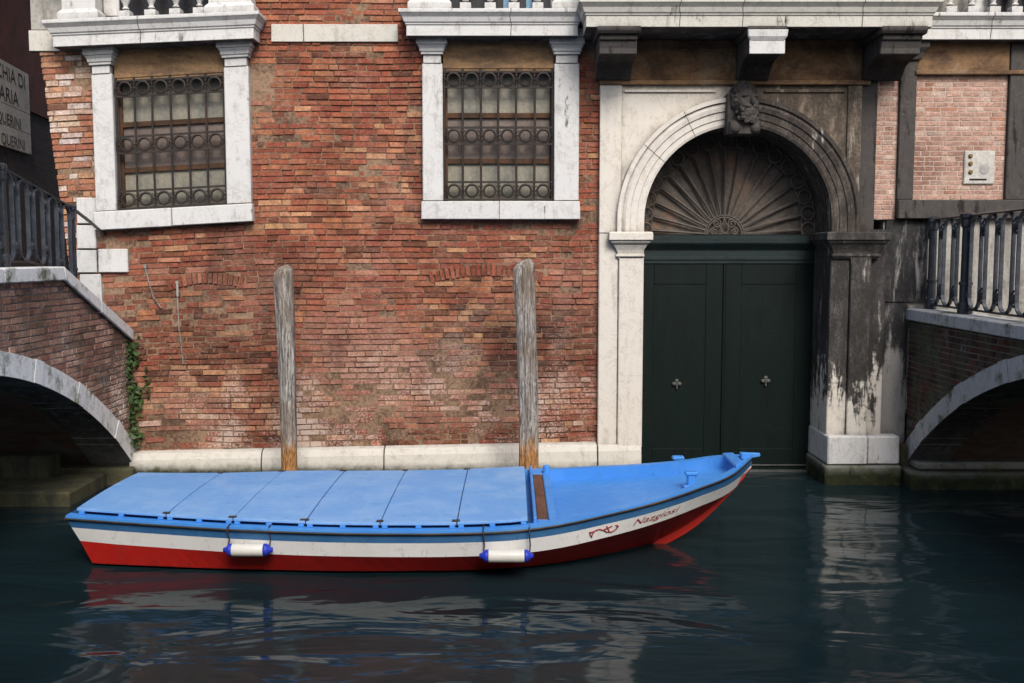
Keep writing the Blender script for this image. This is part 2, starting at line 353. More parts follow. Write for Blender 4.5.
# ------------------------------------------------------------------ bricks
PAL = dict(dark=(.060, .022, .014), brown=(.135, .045, .021), red=(.235, .058, .032), red2=(.305, .090, .046), orange=(.385, .155, .075),
           tan=(.48, .27, .14), pink=(.42, .20, .125), rose=(.29, .10, .06), cream=(.60, .48, .38), white=(.66, .60, .54))
def pick(w, mixing=.30):
    k = random.choices(list(w), list(w.values()))[0]; c = PAL[k]; t = sum(w.values())
    mean = [sum(PAL[q][i] * w[q] for q in w) / t for i in range(3)]
    j = random.uniform(.84, 1.16); return tuple(min(1, (q * (1 - mixing) + m * mixing) * j * random.uniform(.95, 1.05)) for q, m in zip(c, mean))
def bricks(mb, x0f, x1f, z0, z1, holes, mp, colf, course=.082, gap=.012, lens=(.22, .34), proud=(.006, .02), keep=None, wob=.0):
    z = z0; row = 0
    while z < z1 - .02:
        h = course * random.uniform(.92, 1.08); zc = z + h / 2
        ivs = [(x0f(zc), x1f(zc))]
        for (a, b, c, d) in holes:
            if c < zc < d:
                nv = []
                for (p, q) in ivs:
                    if b <= p or a >= q: nv.append((p, q)); continue
                    if a > p: nv.append((p, a))
                    if b < q: nv.append((b, q))
                ivs = nv
        for (p, q) in ivs:
            s = p - random.uniform(0, .15)
            while s < q:
                L = random.uniform(*lens) if random.random() < .72 else random.uniform(.11, .17)
                a, b = max(s, p), min(s + L, q); s += L + gap * random.uniform(.6, 1.4)
                if b - a < .035: continue
                if keep and not keep((a + b) / 2, zc): continue
                g = gap * .5; zz0, zz1 = z + g * random.uniform(.6, 1.3), z + h - g * random.uniform(.6, 1.3)
                if b - a > .06 and random.random() < .006: continue
                d = random.uniform(*proud) * (1 if random.random() > .06 else .3); e = .005
                w = wob * mn.noise(Vector((a * .9, zc * .9, 3.3))); j = lambda: random.uniform(-.004, .004)
                o = [(a, zz0), (b, zz0), (b, zz1), (a, zz1)]
                f = [(a + e + j(), zz0 + e + j() * .7), (b - e + j(), zz0 + e + j() * .7), (b - e + j(), zz1 - e + j() * .7), (a + e + j(), zz1 - e + j() * .7)]
                tw = random.uniform(-.004, .004)
                vs = [mp(*k, -.004) for k in o] + [mp(k[0], k[1], d + w + (tw if i in (0, 3) else -tw)) for i, k in enumerate(f)]
                mb.add(vs, [(4, 5, 6, 7), (0, 1, 5, 4), (1, 2, 6, 5), (2, 3, 7, 6), (3, 0, 4, 7)], colf((a + b) / 2, zc))
        z += h; row += 1
def plate(mb, x0, x1, z0, z1, holes, mp, mi=0, depth=.3, dd=0.0):      # flat wall sheet with rectangular holes and their reveals
    xs = sorted({x0, x1, *[h[0] for h in holes], *[h[1] for h in holes]}); zs = sorted({z0, z1, *[h[2] for h in holes], *[h[3] for h in holes]})
    for i in range(len(xs) - 1):
        for k in range(len(zs) - 1):
            cx, cz = (xs[i] + xs[i + 1]) / 2, (zs[k] + zs[k + 1]) / 2
            if not (x0 <= cx <= x1 and z0 <= cz <= z1) or any(h[0] < cx < h[1] and h[2] < cz < h[3] for h in holes): continue
            mb.add([mp(xs[i], zs[k], dd), mp(xs[i + 1], zs[k], dd), mp(xs[i + 1], zs[k + 1], dd), mp(xs[i], zs[k + 1], dd)], [(0, 1, 2, 3)], (1, 1, 1), mi)
    for (a, b, c, d) in holes:
        q = [(a, c), (b, c), (b, d), (a, d)]
        for i in range(4):
            p, r = q[i], q[(i + 1) % 4]
            mb.add([mp(*p, dd), mp(*r, dd), mp(*r, -depth), mp(*p, -depth)], [(0, 1, 2, 3)], (1, 1, 1), mi)

# ================================================================== THE PALAZZO
pal = empty('palazzo', (0, 0, 0), 'old brick palazzo with white stone window frames and arched water door', 'building')
SL = -6.62
def sag(x, z):                   # the old wall has settled towards its left corner
    k = min(max((-3.3 - x) / 3.0, 0), 1); k = k * k * (3 - 2 * k) if k < 1 else 1
    lo = .016 + .028 * min(max((z - .5) / 3.5, 0), 1)
    return z - lo * (max(0, 1.3 - x) * (.35 if x > -3.4 else .35) + max(0, -3.3 - x) * 1.0) * 1.0 if z > .8 else z - .012 * max(0, 1.3 - x)
def sag(x, z):
    t = min(max((z - .6) / 3.0, 0), 1)
    return z - (.014 * max(0, 1.3 - x)) * (1 - t) - (.05 * max(0, -3.55 - x)) * t
mpF = lambda x, z, d: (x, -d, sag(x, z) + .016 * mn.noise(Vector((x * .9, z * .6, 2))) + .006 * mn.noise(Vector((x * 3, z * 2, 7))))

bayC = (WX(424), WZ(220))                       # outer left, sill underside of the centre window
bayL = (-5.86, 3.60)
BW = 2.19; BH = 2.62
holeC = (bayC[0] + .12, bayC[0] + BW - .12, bayC[1] + .08, 6.35)
holeL = (bayL[0] + .16, bayL[0] + BW - .22, bayL[1] + .12, 6.30)
FX1 = 1.26
def zone(x, z):
    n1 = mn.noise(Vector((x * .55, z * .8, 1))); n2 = mn.noise(Vector((x * 1.7, z * 3.5, 5)))
    w = dict(red=3.0, red2=3.0, brown=1.3, orange=1.4, tan=.35, rose=.8, dark=.15)
    if x < -5.3 and z > 3.4: w = dict(orange=2.4, pink=2.2, red2=1.6, cream=1.3, tan=1.2, white=.9, brown=.3)
    elif z > 6.45: w = dict(red2=4, orange=2, red=1, pink=.6)
    elif z > 3.6 and x < -1.2:
        if n1 > -.05: w.update(orange=3.4, tan=1.6, red=1.6)
        if n2 > .25: w.update(tan=2.2, orange=2.5)
        if z > 5.3: w.update(red=4, tan=.4)
    elif z > 3.3: w.update(red=4, rose=1.2, orange=1)
    elif -1.25 < x < .45 and 1.9 < z < 3.02: w = dict(orange=3.2, red2=1.6, tan=1.6, brown=2.8, red=.8, dark=.8)
    elif -1.25 < x < 1.0 and 1.55 < z <= 2.5 and n2 > -.3: w = dict(brown=4, dark=2.2, orange=1.6, red=1.4)
    elif z < 2.9 and x < -3.1:
        w = dict(red=2.6, brown=2.6, dark=.7, orange=1.5, red2=1.2, tan=.3)
        if z < 1.75: w.update(tan=1.2, pink=1.5, cream=.5, dark=.3)
    elif z <= 3.3:
        w = dict(red=2.8, rose=3, pink=1.4, red2=1.4, brown=1, orange=.5, tan=.2)
        if z < 1.6: w.update(pink=1.8, orange=1.1, tan=.6, cream=.25)
    if z < .82: w = dict(red=3, brown=2.4, dark=1, orange=1, tan=.3)
    c = pick(w, .22); k = 1.08; p = 0.0
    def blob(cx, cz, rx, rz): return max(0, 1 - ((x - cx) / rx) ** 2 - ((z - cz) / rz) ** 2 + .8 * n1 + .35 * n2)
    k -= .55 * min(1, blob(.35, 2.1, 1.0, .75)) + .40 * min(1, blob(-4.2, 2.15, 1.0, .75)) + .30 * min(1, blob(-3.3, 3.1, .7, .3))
    k += .22 * min(1, blob(-2.4, 4.6, 1.2, 1.4))
    p = .45 * min(1, blob(-1.2, 1.35, 2.4, .75)) + .35 * min(1, blob(-4.6, 1.1, 1.0, .45)) + .35 * min(1, blob(-2.2, 2.0, 1.0, .6))
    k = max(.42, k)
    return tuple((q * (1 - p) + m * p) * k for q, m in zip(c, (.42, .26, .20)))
mb = MB()
edge = lambda z: -6.62 + .10 * max(0, 6.3 - z) if z < 6.3 else -6.62
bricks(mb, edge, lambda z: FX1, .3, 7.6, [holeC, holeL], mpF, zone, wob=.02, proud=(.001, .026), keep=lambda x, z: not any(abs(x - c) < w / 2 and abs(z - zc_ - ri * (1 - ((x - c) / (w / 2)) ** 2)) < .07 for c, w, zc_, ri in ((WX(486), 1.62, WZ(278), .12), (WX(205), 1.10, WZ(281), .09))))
nb = len(mb.f)
# relieving arches laid on edge
def relieve(cx, w, zc, rise):
    n = int(w / .072)
    for i in range(n):
        t = (i + .5) / n * 2 - 1; x = cx + t * w / 2; z = zc + rise * (1 - t * t); a = t * .28
        c, s_ = math.cos(a), math.sin(a); hw, hh = .030, .080 * random.uniform(.9, 1.08)
        cor = [(-hw, -hh), (hw, -hh), (hw, hh), (-hw, hh)]
        d = random.uniform(.026, .034)
        o = [(x + p * c + q * s_, z - p * s_ + q * c) for p, q in cor]
        f = [(x + p * .84 * c + q * .95 * s_, z - p * .84 * s_ + q * .95 * c) for p, q in cor]
        mb.add([mpF(*k, 0) for k in o] + [mpF(*k, d) for k in f], [(4, 5, 6, 7), (0, 1, 5, 4), (1, 2, 6, 5), (2, 3, 7, 6), (3, 0, 4, 7)],
               pick(dict(red=3, red2=2.5, orange=1, brown=1.2)))
relieve(WX(486), 1.62, WZ(278), .12)
relieve(WX(205), 1.10, WZ(281), .09)
for i in range(len(mb.mi)): mb.mi[i] = 0
# mortar bed behind the bricks
xs = np.linspace(-6.9, FX1, 40)
for i in range(len(xs) - 1):
    a, b = xs[i], xs[i + 1]
holes = [holeC, holeL]
gx = sorted(set(list(np.linspace(-5.9, FX1, 30)) + [h[k] for h in holes for k in (0, 1)])); gz = sorted({-.8, .6, 1.6, 2.6, 3.6, 9.2, *[h[k] for h in holes for k in (2, 3)]})
ncol = (.2, .2, .2)
for i in range(len(gx) - 1):
    for k in range(len(gz) - 1):
        cx, cz = (gx[i] + gx[i + 1]) / 2, (gz[k] + gz[k + 1]) / 2
        if any(h[0] < cx < h[1] and h[2] < cz < h[3] for h in holes): continue
        mb.add([mpF(gx[i], gz[k], 0), mpF(gx[i + 1], gz[k], 0), mpF(gx[i + 1], gz[k + 1], 0), mpF(gx[i], gz[k + 1], 0)], [(0, 1, 2, 3)], ncol, 1)
eg = [(-.8, -5.95), (3.4, -6.31), (6.3, -6.60), (9.2, -6.60)]
for (za, xa), (zb, xb) in zip(eg[:-1], eg[1:]):
    mb.add([mpF(xa, za, 0), (-5.9, 0, sag(-5.9, za)), (-5.9, 0, sag(-5.9, zb)), mpF(xb, zb, 0), (xa, 6, za), (xb, 6, zb)], [(0, 1, 2, 3), (0, 3, 5, 4)], ncol, 1)
for (a, b, c, d) in holes:
    q = [(a, c), (b, c), (b, d), (a, d)]
    for i in range(4):
        p, r = q[i], q[(i + 1) % 4]
        mb.add([mpF(*p, 0), mpF(*r, 0), mpF(*r, -.4), mpF(*p, -.4)], [(0, 1, 2, 3)], ncol, 1)
mb.build('wall', [M['brick'], M['mortar']], pal)
# rear volume and roof of the building so it stands as a house
rb = MB(); rb.box(-5.9, 9.9, .9, 8, -.8, 9.2); rb.build('rear_wall', M['mortar'], pal)
rf = MB(); rf.rings([[(-7.1, -.5, 9.2), (10.2, -.5, 9.2), (10.2, 8.3, 9.2), (-7.1, 8.3, 9.2)], [(-7.1, -.5, 9.35), (10.2, -.5, 9.35), (10.2, 8.3, 9.35), (-7.1, 8.3, 9.35)], [(-4, 3.6, 11), (7, 3.6, 11), (7, 4.2, 11), (-4, 4.2, 11)]]); rf.build('roof', M['roof'], pal)

ck = MB(); pts = [W(u, v, -.03) for u, v in ((427, 335), (426, 352), (429, 368), (428, 380), (432, 392), (431, 405))]
ck.rings([[(x - w_, -.026, z), (x + w_, -.026, z)] for (x, z), w_ in zip(pts, (.004, .012, .01, .016, .012, .003))], False); 
# string course
sc = MB(); zt, zb = WZ(24, -.05), WZ(42, -.05)
for a, b in ((271, 303), (303.6, 398)):
    sc.box(WX(a, 30, -.05), WX(b, 30, -.05), -.05, .05, zb, zt, j=.002)
sc.box(WX(39), WX(69), -.05, .05, WZ(52), WZ(31), j=.002)
split(sc, 'string_course', M['stone_clean'], pal, .008)
gp = MB(); gp.box(WX(41), WX(88), -.02, .02, WZ(30), 7.8); gp.build('plaster_patch', M['plaster_grey'], pal)
# quoins at the settled corner
q = MB()
for (u0, v0, u1, v1) in ((76, 198, 103, 224), (76, 225, 96, 249), (76, 250, 97, 273), (97.6, 249, 128, 273), (79, 274, 102, 312), (84, 313, 105, 350), (86, 351, 118, 380), (88, 381, 112, 440)):
    x0, z1 = W(u0, v0, -.06); x1, z0 = W(u1, v1, -.06); q.box(x0, x1, -.06, .02, z0 + .004, z1, j=.004)
split(q, 'quoin', M['stone'], pal, .01)
# base course of long white stones
bc = MB()
for u0, u1 in ((129.5, 261), (262, 383.5), (384.5, 597), (598, 641)):
    x0, x1 = WX(u0, 455, -.15), WX(u1, 455, -.15); p = .02 if u0 > 590 else 0
    t0, t1 = .56 - .0205 * (1.25 - x0), .56 - .0205 * (1.25 - x1)
    rg = [[(x, y, z) for (y, z) in ((.05, -.8), (-.19 - p, -.8), (-.19 - p, t - .24), (-.17 - p, t - .10), (-.12 - p, t - .015), (-.03, t + .012), (.05, t + .012))] for x, t in ((x0, t0), (x1, t1))]
    bc.rings(rg)
split(bc, 'base_course', M['stone_clean'], pal, .008)

# ------------------------------------------------------------------ window bays
def bay(ox, oz, rot, curtain=False):
    """a framed window with its iron grille; local x 0..BW, z from the sill underside"""
    w = MB()   # jambs
    w.box(0, .285, -.12, .12, .262, 2.16, j=.003); w.box(BW - .345, BW, -.12, .12, .262, 2.16, j=.003)
    fr = empty('window', (ox, 0, oz), parent=pal)
    def sh(mb_):
        mb_.v = [(x, y, z + rot * x) for x, y, z in mb_.v]; return mb_
    split(sh(w), 'jamb', M['stone'], fr, .012)
    s = MB(); s.box(-.02, BW * .49, -.16, .14, 0, .258, j=.004); s.box(BW * .49 + .006, BW + .02, -.16, .14, 0, .258, j=.004)
    split(sh(s), 'sill', M['stone'], fr, .012)
    for x0, x1 in ((0, .285), (BW - .345, BW)):
        c = MB(); c.ledge(x0 + .02, x1 - .02, -.13, [(0, 2.16), (.0, 2.27), (.03, 2.275), (.03, 2.31), (.045, 2.315), (.05, 2.36), (.075, 2.40), (.09, 2.41), (.09, 2.49), (.13, 2.50), (.13, 2.56), (.15, 2.565), (.15, 2.61)])
        sh(c).build('capital', M['stone'], fr, .006)
    l = MB(); l.box(.285, BW - .345, -.03, .2, 2.10, 2.68); l.ledge(.27, BW - .33, -.02, [(0, 2.06), (.0, 2.10)]); sh(l).build('lintel', M['lintel'], fr, .01)
    x0, x1, z0, z1 = .29, BW - .35, .262, 2.13
    g = MB(); n = 6; yy = -.03; r = .0155; dx = (x1 - x0 - .04) / n
    zr = [.285, .53, 1.06, 1.29, 1.845, 2.06]
    for i in range(n + 1):
        x = x0 + .02 + dx * i; g.tube([(x + random.uniform(-.004, .004), yy, z0 + .01), (x + random.uniform(-.01, .01), yy, (z0 + z1) / 2), (x, yy, z1 - .02)], r * 1.05, 6)
    for z in zr: g.box(x0 + .005, x1 - .005, yy - .018, yy + .006, z - .014, z + .014)
    for za, zb in ((.285, .53), (1.06, 1.29), (1.845, 2.06)):
        zc = (za + zb) / 2
        for i in range(n):
            cx = x0 + .02 + dx * (i + .5)
            g.tube([(cx + .088 * math.cos(t), yy - .012, zc + .088 * math.sin(t)) for t in np.linspace(0, 2 * PI, 19)[:-1]], .019, 5, True)
        for i in range(n + 1):
            cx = x0 + .02 + dx * i
            for sg in (-1, 1):
                g.tube([(cx - .035, yy - .014, zc + sg * .075), (cx, yy - .014, zc + sg * .035), (cx + .035, yy - .014, zc + sg * .075)], .007, 4)
            g.tube([(cx - .045, yy - .016, zc), (cx + .045, yy - .016, zc)], .011, 5)
    sh(g).build('grille', M['iron'], fr)
    p = MB(); yb = .13
    for a, b, mi in ((z0, .82, 0), (.85, 1.0, 1), (1.0, 1.45, 1), (1.50, 2.13, 0)):
        p.add([(x0 - .01, yb, a), (x1 + .01, yb, a), (x1 + .01, yb, b), (x0 - .01, yb, b)], [(0, 1, 2, 3)], (1, 1, 1), mi)
    sh(p).build('pane', [M['pane'], M['pane_low']], fr)
    r_ = MB()
    for z in (.835, 1.475): r_.box(x0, x1, .09, .129, z - .035, z + .035)
    r_.box(x0, x0 + .05, .088, .129, z0, z1); r_.box(x1 - .05, x1, .088, .129, z0, z1); r_.box(x0, x1, .087, .128, z1 - .06, z1)
    sh(r_).build('casement', M['rail_wood'], fr)
    return fr
bay(bayC[0], bayC[1], 0)
bay(bayL[0], bayL[1], .055)

BAL = [(.030, .0), (.030, .02), (.045, .03), (.045, .045), (.028, .06), (.035, .09), (.062, .15), (.070, .20), (.058, .27), (.034, .36), (.026, .43), (.03, .47), (.05, .48), (.05, .50), (.032, .51), (.032, .54)]
CORN = [(-.12, -.345), (-.10, -.345), (-.10, -.20), (-.085, -.195), (-.085, -.175), (-.07, -.165), (-.045, -.10), (-.01, -.055), (.0, -.045), (.0, -.0), (-.03, 0)]
def balcony(x0, x1, yf, zt, rot, peds, bals, name='balcony', piv=None, mat='stone', mid=None):
    """stone balcony slab with moulded edge, pedestals, balusters and hand rail; zt = floor level"""
    px, pz = piv or (x0, zt)
    L = lambda x: x - px
    c = MB(); c.ledge(L(x0), L(x1), yf, [(o, zt - pz + z) for o, z in CORN], yb=.0)
    def sh(mb_):
        mb_.v = [(x, y, z + rot * x) for x, y, z in mb_.v]; return mb_
    r = sh(c).build(name, M[mat], pal, .006); r.location = (px, 0, pz)
    nj = max(1, int((x1 - x0) / 1.15)); rj = random.Random(int(x0 * 100))
    for q in range(1, nj):
        xj = x0 + (x1 - x0) * (q + rj.uniform(-.2, .2)) / nj; jm = MB()
        jm.rings([[(L(xj) + w_ + wob_, yf - o - .003, zt - pz + z) for w_ in (-.005, .005)] for (o, z), wob_ in zip(CORN[1:-1], [0, .01, .012, .008, .0, -.01, -.004, .006, .004])], False)
        sh(jm).build('joint', M['mortar_dark'], r)
    z0 = zt - pz + .002
    for a, b in peds:
        p = MB(); p.ledge(L(a) + .05, L(b) - .05, yf + .11, [(.05, z0), (.05, z0 + .09), (.03, z0 + .12), (0, z0 + .15), (0, z0 + .66), (.03, z0 + .70)], yb=yf + .37)
        sh(p).build('pedestal', M[mat], r, .006)
    for x in bals:
        b = MB(); b.box(L(x) - .075, L(x) + .075, yf + .10, yf + .25, z0, z0 + .10)
        b.lathe(BAL, L(x), yf + .175, z0 + .10); b.box(L(x) - .06, L(x) + .06, yf + .115, yf + .235, z0 + .62, z0 + .70)
        sh(b).build('baluster', M['stone'], r, .004)
    h = MB(); h.box(L(x0) - .02, L(x1) + .02, yf + .06, yf + .30, z0 + .703, z0 + .83); sh(h).build('hand_rail', M[mat], r, .01)
    return r
ZT = 6.575; Y1 = -.47
def ux(u, Y): return WX(u, 12, Y)
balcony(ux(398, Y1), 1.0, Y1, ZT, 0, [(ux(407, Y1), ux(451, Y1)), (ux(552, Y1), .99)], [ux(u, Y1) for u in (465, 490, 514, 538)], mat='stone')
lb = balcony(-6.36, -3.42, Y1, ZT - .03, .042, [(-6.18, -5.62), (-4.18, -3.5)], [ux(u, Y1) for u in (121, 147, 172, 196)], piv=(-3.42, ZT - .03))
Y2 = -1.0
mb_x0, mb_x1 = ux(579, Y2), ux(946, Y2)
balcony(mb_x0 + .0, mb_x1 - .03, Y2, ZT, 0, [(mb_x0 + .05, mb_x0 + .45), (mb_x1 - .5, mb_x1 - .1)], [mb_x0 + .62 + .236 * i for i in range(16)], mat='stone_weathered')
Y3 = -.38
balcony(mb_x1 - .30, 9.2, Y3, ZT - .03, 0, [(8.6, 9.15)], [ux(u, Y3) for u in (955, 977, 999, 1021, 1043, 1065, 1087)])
# balcony doors behind the balusters
for a, b, cu in ((-6.05 + .6, -4.15, 0), (bayC[0] + .35, bayC[0] + BW - .4, 1), (2.2, 4.3, 0), (6.6, 8.2, 0)):
    d = MB(); d.box(a, b, -.045, .03, ZT - .02, 8.7); dr = d.build('balcony_door', M['room'], pal)
    t = MB(); t.box(a - .22, a, -.09, .03, ZT - .02, 8.9, j=.002); t.box(b, b + .22, -.09, .03, ZT - .02, 8.9, j=.002); split(t, 'frame', M['stone'], dr, .01)
    if cu:
        k = MB()
        for x0_, x1_ in ((a + .78, a + .96), (a + 1.08, a + 1.3)):
            k.rings([[(x, -.055 - .015 * math.sin(x * 60), z) for x in np.linspace(x0_, x1_, 12)] for z in (ZT, 8.5)], False)
        k.build('curtain', M['curtain'], dr)

# ------------------------------------------------------------------ portal
PY = -.12
XL, XR = 1.86, 4.50; PX = (XL + XR) / 2; PR = (XR - XL) / 2
ZS = WZ(233, PY); ZC = WZ(221, PY)             # springing line, arch centre
ZTOP = WZ(85, PY); PX0 = WX(599, 256, PY); PX1 = WX(861, 150, PY)
sp = MB()
RO = PR + .36; n = 40
out = []
for i in range(n + 1):
    a = PI * i / n; cx, cz = math.cos(a), math.sin(a)
    t = []
    if cx > 1e-6: t.append((PX1 - PX) / cx)
    if cx < -1e-6: t.append((PX0 - PX) / cx)
    if cz > 1e-6: t.append((ZTOP - ZC) / cz)
    k = min(t); out.append((PX + cx * k, ZC + cz * k))
inn = [(PX + RO * math.cos(PI * i / n), ZC + RO * math.sin(PI * i / n)) for i in range(n + 1)]
for i in range(n):
    sp.add([(inn[i][0], PY + .03, inn[i][1]), (out[i][0], PY + .03, out[i][1]), (out[i + 1][0], PY + .03, out[i + 1][1]), (inn[i + 1][0], PY + .03, inn[i + 1][1])], [(0, 1, 2, 3)])
for cx in (PX0, PX1):                            # the missing square corners
    i = min(range(n + 1), key=lambda k: abs(out[k][0] - cx) + abs(out[k][1] - ZTOP))
sgn = [(PX0, 1), (PX1, -1)]
def corner(xc):
    lo = [p for p in out if abs(p[0] - xc) < 1e-6]; hi = [p for p in out if abs(p[1] - ZTOP) < 1e-6]
    a = max(lo, key=lambda p: p[1]); b = min(hi, key=lambda p: abs(p[0] - xc)); sp.add([(a[0], PY + .03, a[1]), (b[0], PY + .03, b[1]), (xc, PY + .03, ZTOP)], [(0, 1, 2)])
corner(PX0); corner(PX1)
for a, b in ((PX0, PX - RO), (PX + RO, PX1)):
    sp.add([(a, PY + .03, ZS - .02), (b, PY + .03, ZS - .02), (b, PY + .03, ZC), (a, PY + .03, ZC)], [(0, 1, 2, 3)])
sp.box(PX0, PX0 + .30, PY - .01, .05, ZS + .0, ZTOP - .002)       # raised flat strip left
sp.box(PX1 - .20, PX1 - .002, PY - .0, .05, ZS - .0, ZTOP - .002)
for a, b in ((PX0 + .34, PX - .34), (PX + .34, PX1 - .24)):       # panel mouldings in the spandrels
    sp.box(a, b, PY + .0, PY + .04, ZTOP - .10, ZTOP - .06)
sp.build('spandrel', M['spandrel'], pal, .006)
# archivolt: swept mouldings with the deep reveal
prof = [(0, .68), (0, PY - .015), (.035, PY - .03), (.10, PY - .03), (.11, PY - .045), (.20, PY - .05), (.21, PY - .07), (.27, PY - .085), (.31, PY - .06), (.33, PY - .09), (.385, PY - .095), (.40, PY + .05)]
path = [(XR, ZS, 1, 0)] + [(PX + PR * math.cos(PI * i / 48), ZC + PR * math.sin(PI * i / 48), math.cos(PI * i / 48), math.sin(PI * i / 48)) for i in range(49)] + [(XL, ZS, -1, 0)]
ar = MB(); ar.rings([[(x + nx * o, y, z + nz * o) for o, y in prof] for x, z, nx, nz in path], False)
ar.build('archivolt', M['arch'], pal)
jt = MB()                                        # thin joints between the arch stones
for a in (38, 62, 118, 142):
    a = math.radians(a); 
    p = [(PX + (PR + r) * math.cos(a), y - .004, ZC + (PR + r) * math.sin(a)) for r, y in prof[1:-1]]; q_ = [(x + .006 * math.sin(a), y, z - .006 * math.cos(a)) for x, y, z in p]
    jt.rings([p, q_], False)
split(jt, 'joint', M['mortar_dark'], pal)
# jambs and imposts
JB = -.6
jb = MB()
jb.box(PX0, PX0 + .275, PY + .0, .1, .5, ZS, j=.002); jb.box(PX0 + .28, XL, PY - .03, .68, .5, ZS, j=0)
split(jb, 'jamb', M['portal'], pal, .012)
jr = MB()
jr.box(XR, XR + .27, PY - .02, .68, .5, ZS); jr.box(XR + .275, XR + .56, PY - .07, .2, .5, ZS); jr.box(XR + .565, XR + .80, PY + .03, .2, .5, ZS + .05)
split(jr, 'jamb', M['portal'], pal, .012)
IMP = [(0, -.36), (.0, -.34), (.025, -.33), (.025, -.30), (.0, -.29), (.02, -.24), (.06, -.17), (.10, -.13), (.10, -.11), (.13, -.10), (.13, 0), (.1, .015)]
im = MB(); im.ledge(PX0 + .26, XL - .02, PY - .03, [(o, ZS + z) for o, z in IMP], yb=.5); im.build('impost', M['portal'], pal, .005)
im = MB(); im.ledge(XR + .02, XR + .66, PY - .06, [(o, ZS + z) for o, z in IMP], yb=.5); im.build('impost', M['portal'], pal, .005)
# right plinth and left foot
pl = MB(); pz1, pz0 = WZ(436, -.3), WZ(465, -.3)
pl.box(XR - .02, XR + .545, -.30, .66, pz0, pz1, j=.004); pl.box(XR + .55, WX(899, 450, -.24), -.27, .1, pz0, pz1 - .01, j=.004)
split(pl, 'plinth', M['stone'], pal, .02)
al = MB(); al.box(XR - .05, WX(902, 470, -.3), -.33, .66, -.8, pz0 + .0, j=.01); al.build('footing', M['bridge_dark'], pal, .03)
# the doorway
DY = .65
d0 = WZ(472, DY)
door = MB(); door.box(XL - .02, XR + .02, DY + .05, DY + .12, -.5, ZS); door = door.build('door', M['door'], pal)
xm = WX(723.5, 300, DY)
zt_ = WZ(262, DY)
for a, b in ((XL, xm - .006), (xm + .006, XR)):
    l = MB(); l.box(a, b, DY, DY + .05, d0, zt_)
    for p, q_, r, s_ in ((a + .02, a + .26, d0, zt_), (b - .26, b - .012, d0, zt_), (a + .26, b - .26, zt_ - .33, zt_ - .02), (a + .26, b - .26, d0 + .02, d0 + .36)):
        l.box(p, q_, DY - .010, DY - .0, r, s_)
    if a != XL: l.box(a - .014, a + .020, DY - .022, DY - .0105, d0 + .002, zt_ - .002)
    l.build('leaf', M['door'], door, .006)
for u, v in ((677, 384), (766, 381)):
    x, z = W(u, v, DY - .05); k = MB()
    for dx, dz in ((0, .045), (-.04, .0), (.04, 0)):
        k.lathe([(.0, 0), (.033, 0), (.026, .016), (0, .022)], 0, 0, 0, 12); m0 = len(k.v) - 48
        for i in range(m0, len(k.v)): a_, b_, c_ = k.v[i]; k.v[i] = (x + dx + a_, DY - .026 - c_, z + dz + b_)
    k.box(x - .012, x + .012, DY - .045, DY - .026, z - .08, z + .03)
    k.build('door_knob', M['metal'], door, .004)
st = MB()
tz = WZ(235, DY - .1)
TR = [(0, zt_ - .02), (.0, zt_ + .03), (.02, zt_ + .035), (.02, zt_ + .07), (.0, zt_ + .08), (.0, zt_ + .17), (.03, zt_ + .2), (.08, zt_ + .25), (.10, zt_ + .28), (.10, tz - .01), (.06, tz + .01)]
st.rings([[(x, DY - .03 - o, z) for o, z in TR] + [(x, DY + .05, tz + .01), (x, DY + .05, zt_ - .02)] for x in (XL - .01, XR + .01)])
st.build('transom', M['door_trim'], door)
thr = MB(); thr.box(XL - .02, XR, DY - .10, DY + .04, .02, d0 - .02); thr.box(xm + .15, XR - .02, DY - .13, DY - .1, d0 - .10, d0 - .045); thr.box(xm + .3, XR - .05, DY - .035, DY - .028, d0 + .10, d0 + .125)
thr.build('threshold', M['metal'], door, .01)
# fanlight
fx, fz = WX(725, 232, DY - .1), tz + .0
fan = MB(); fb = [(PX + (PR + .03) * math.cos(PI * i / 40), DY + .03, ZC + (PR + .03) * math.sin(PI * i / 40)) for i in range(41)]
fb = [(XR + .03, DY + .03, ZS - .2)] + fb + [(XL - .03, DY + .03, ZS - .2)]
fan.add(fb, [tuple(range(len(fb)))]); fan = fan.build('fanlight', M['fan'], pal)
for i in range(13):                               # boards of the fan
    pass
g = MB(); yy = DY - .04; hr = .29
def edge_r(a):
    lo, hi = 0, 3
    for _ in range(30):
        m = (lo + hi) / 2; x, z = fx + m * math.cos(a), fz + m * math.sin(a)
        ins = abs(x - PX) < PR and (z < ZC or (x - PX) ** 2 + (z - ZC) ** 2 < PR * PR)
        lo, hi = (m, hi) if ins else (lo, m)
    return lo
nb_ = 16
for i in range(nb_ + 1):
    a = math.radians(4 + 172 * i / nb_); e = edge_r(a)
    p0, p1 = hr, e - .20
    g.tube([(fx + r * math.cos(a), yy, fz + r * math.sin(a)) for r in (p0, p1)], .017, 5)
    for da in (-.022, .022): g.tube([(fx + p0 * math.cos(a), yy + .012, fz + p0 * math.sin(a)), (fx + p1 * math.cos(a + da), yy + .012, fz + p1 * math.sin(a + da))], .007, 4)
    rc = e - .115
    g.tube([(fx + rc * math.cos(a) + .1 * math.cos(t), yy - .01, fz + rc * math.sin(a) + .1 * math.sin(t)) for t in np.linspace(0, 2 * PI, 17)[:-1]], .016, 5, True)
    g.tube([(fx + rc * math.cos(a) + .04 * math.cos(t), yy - .012, fz + rc * math.sin(a) + .04 * math.sin(t)) for t in np.linspace(0, 2 * PI, 9)[:-1]], .007, 4, True)
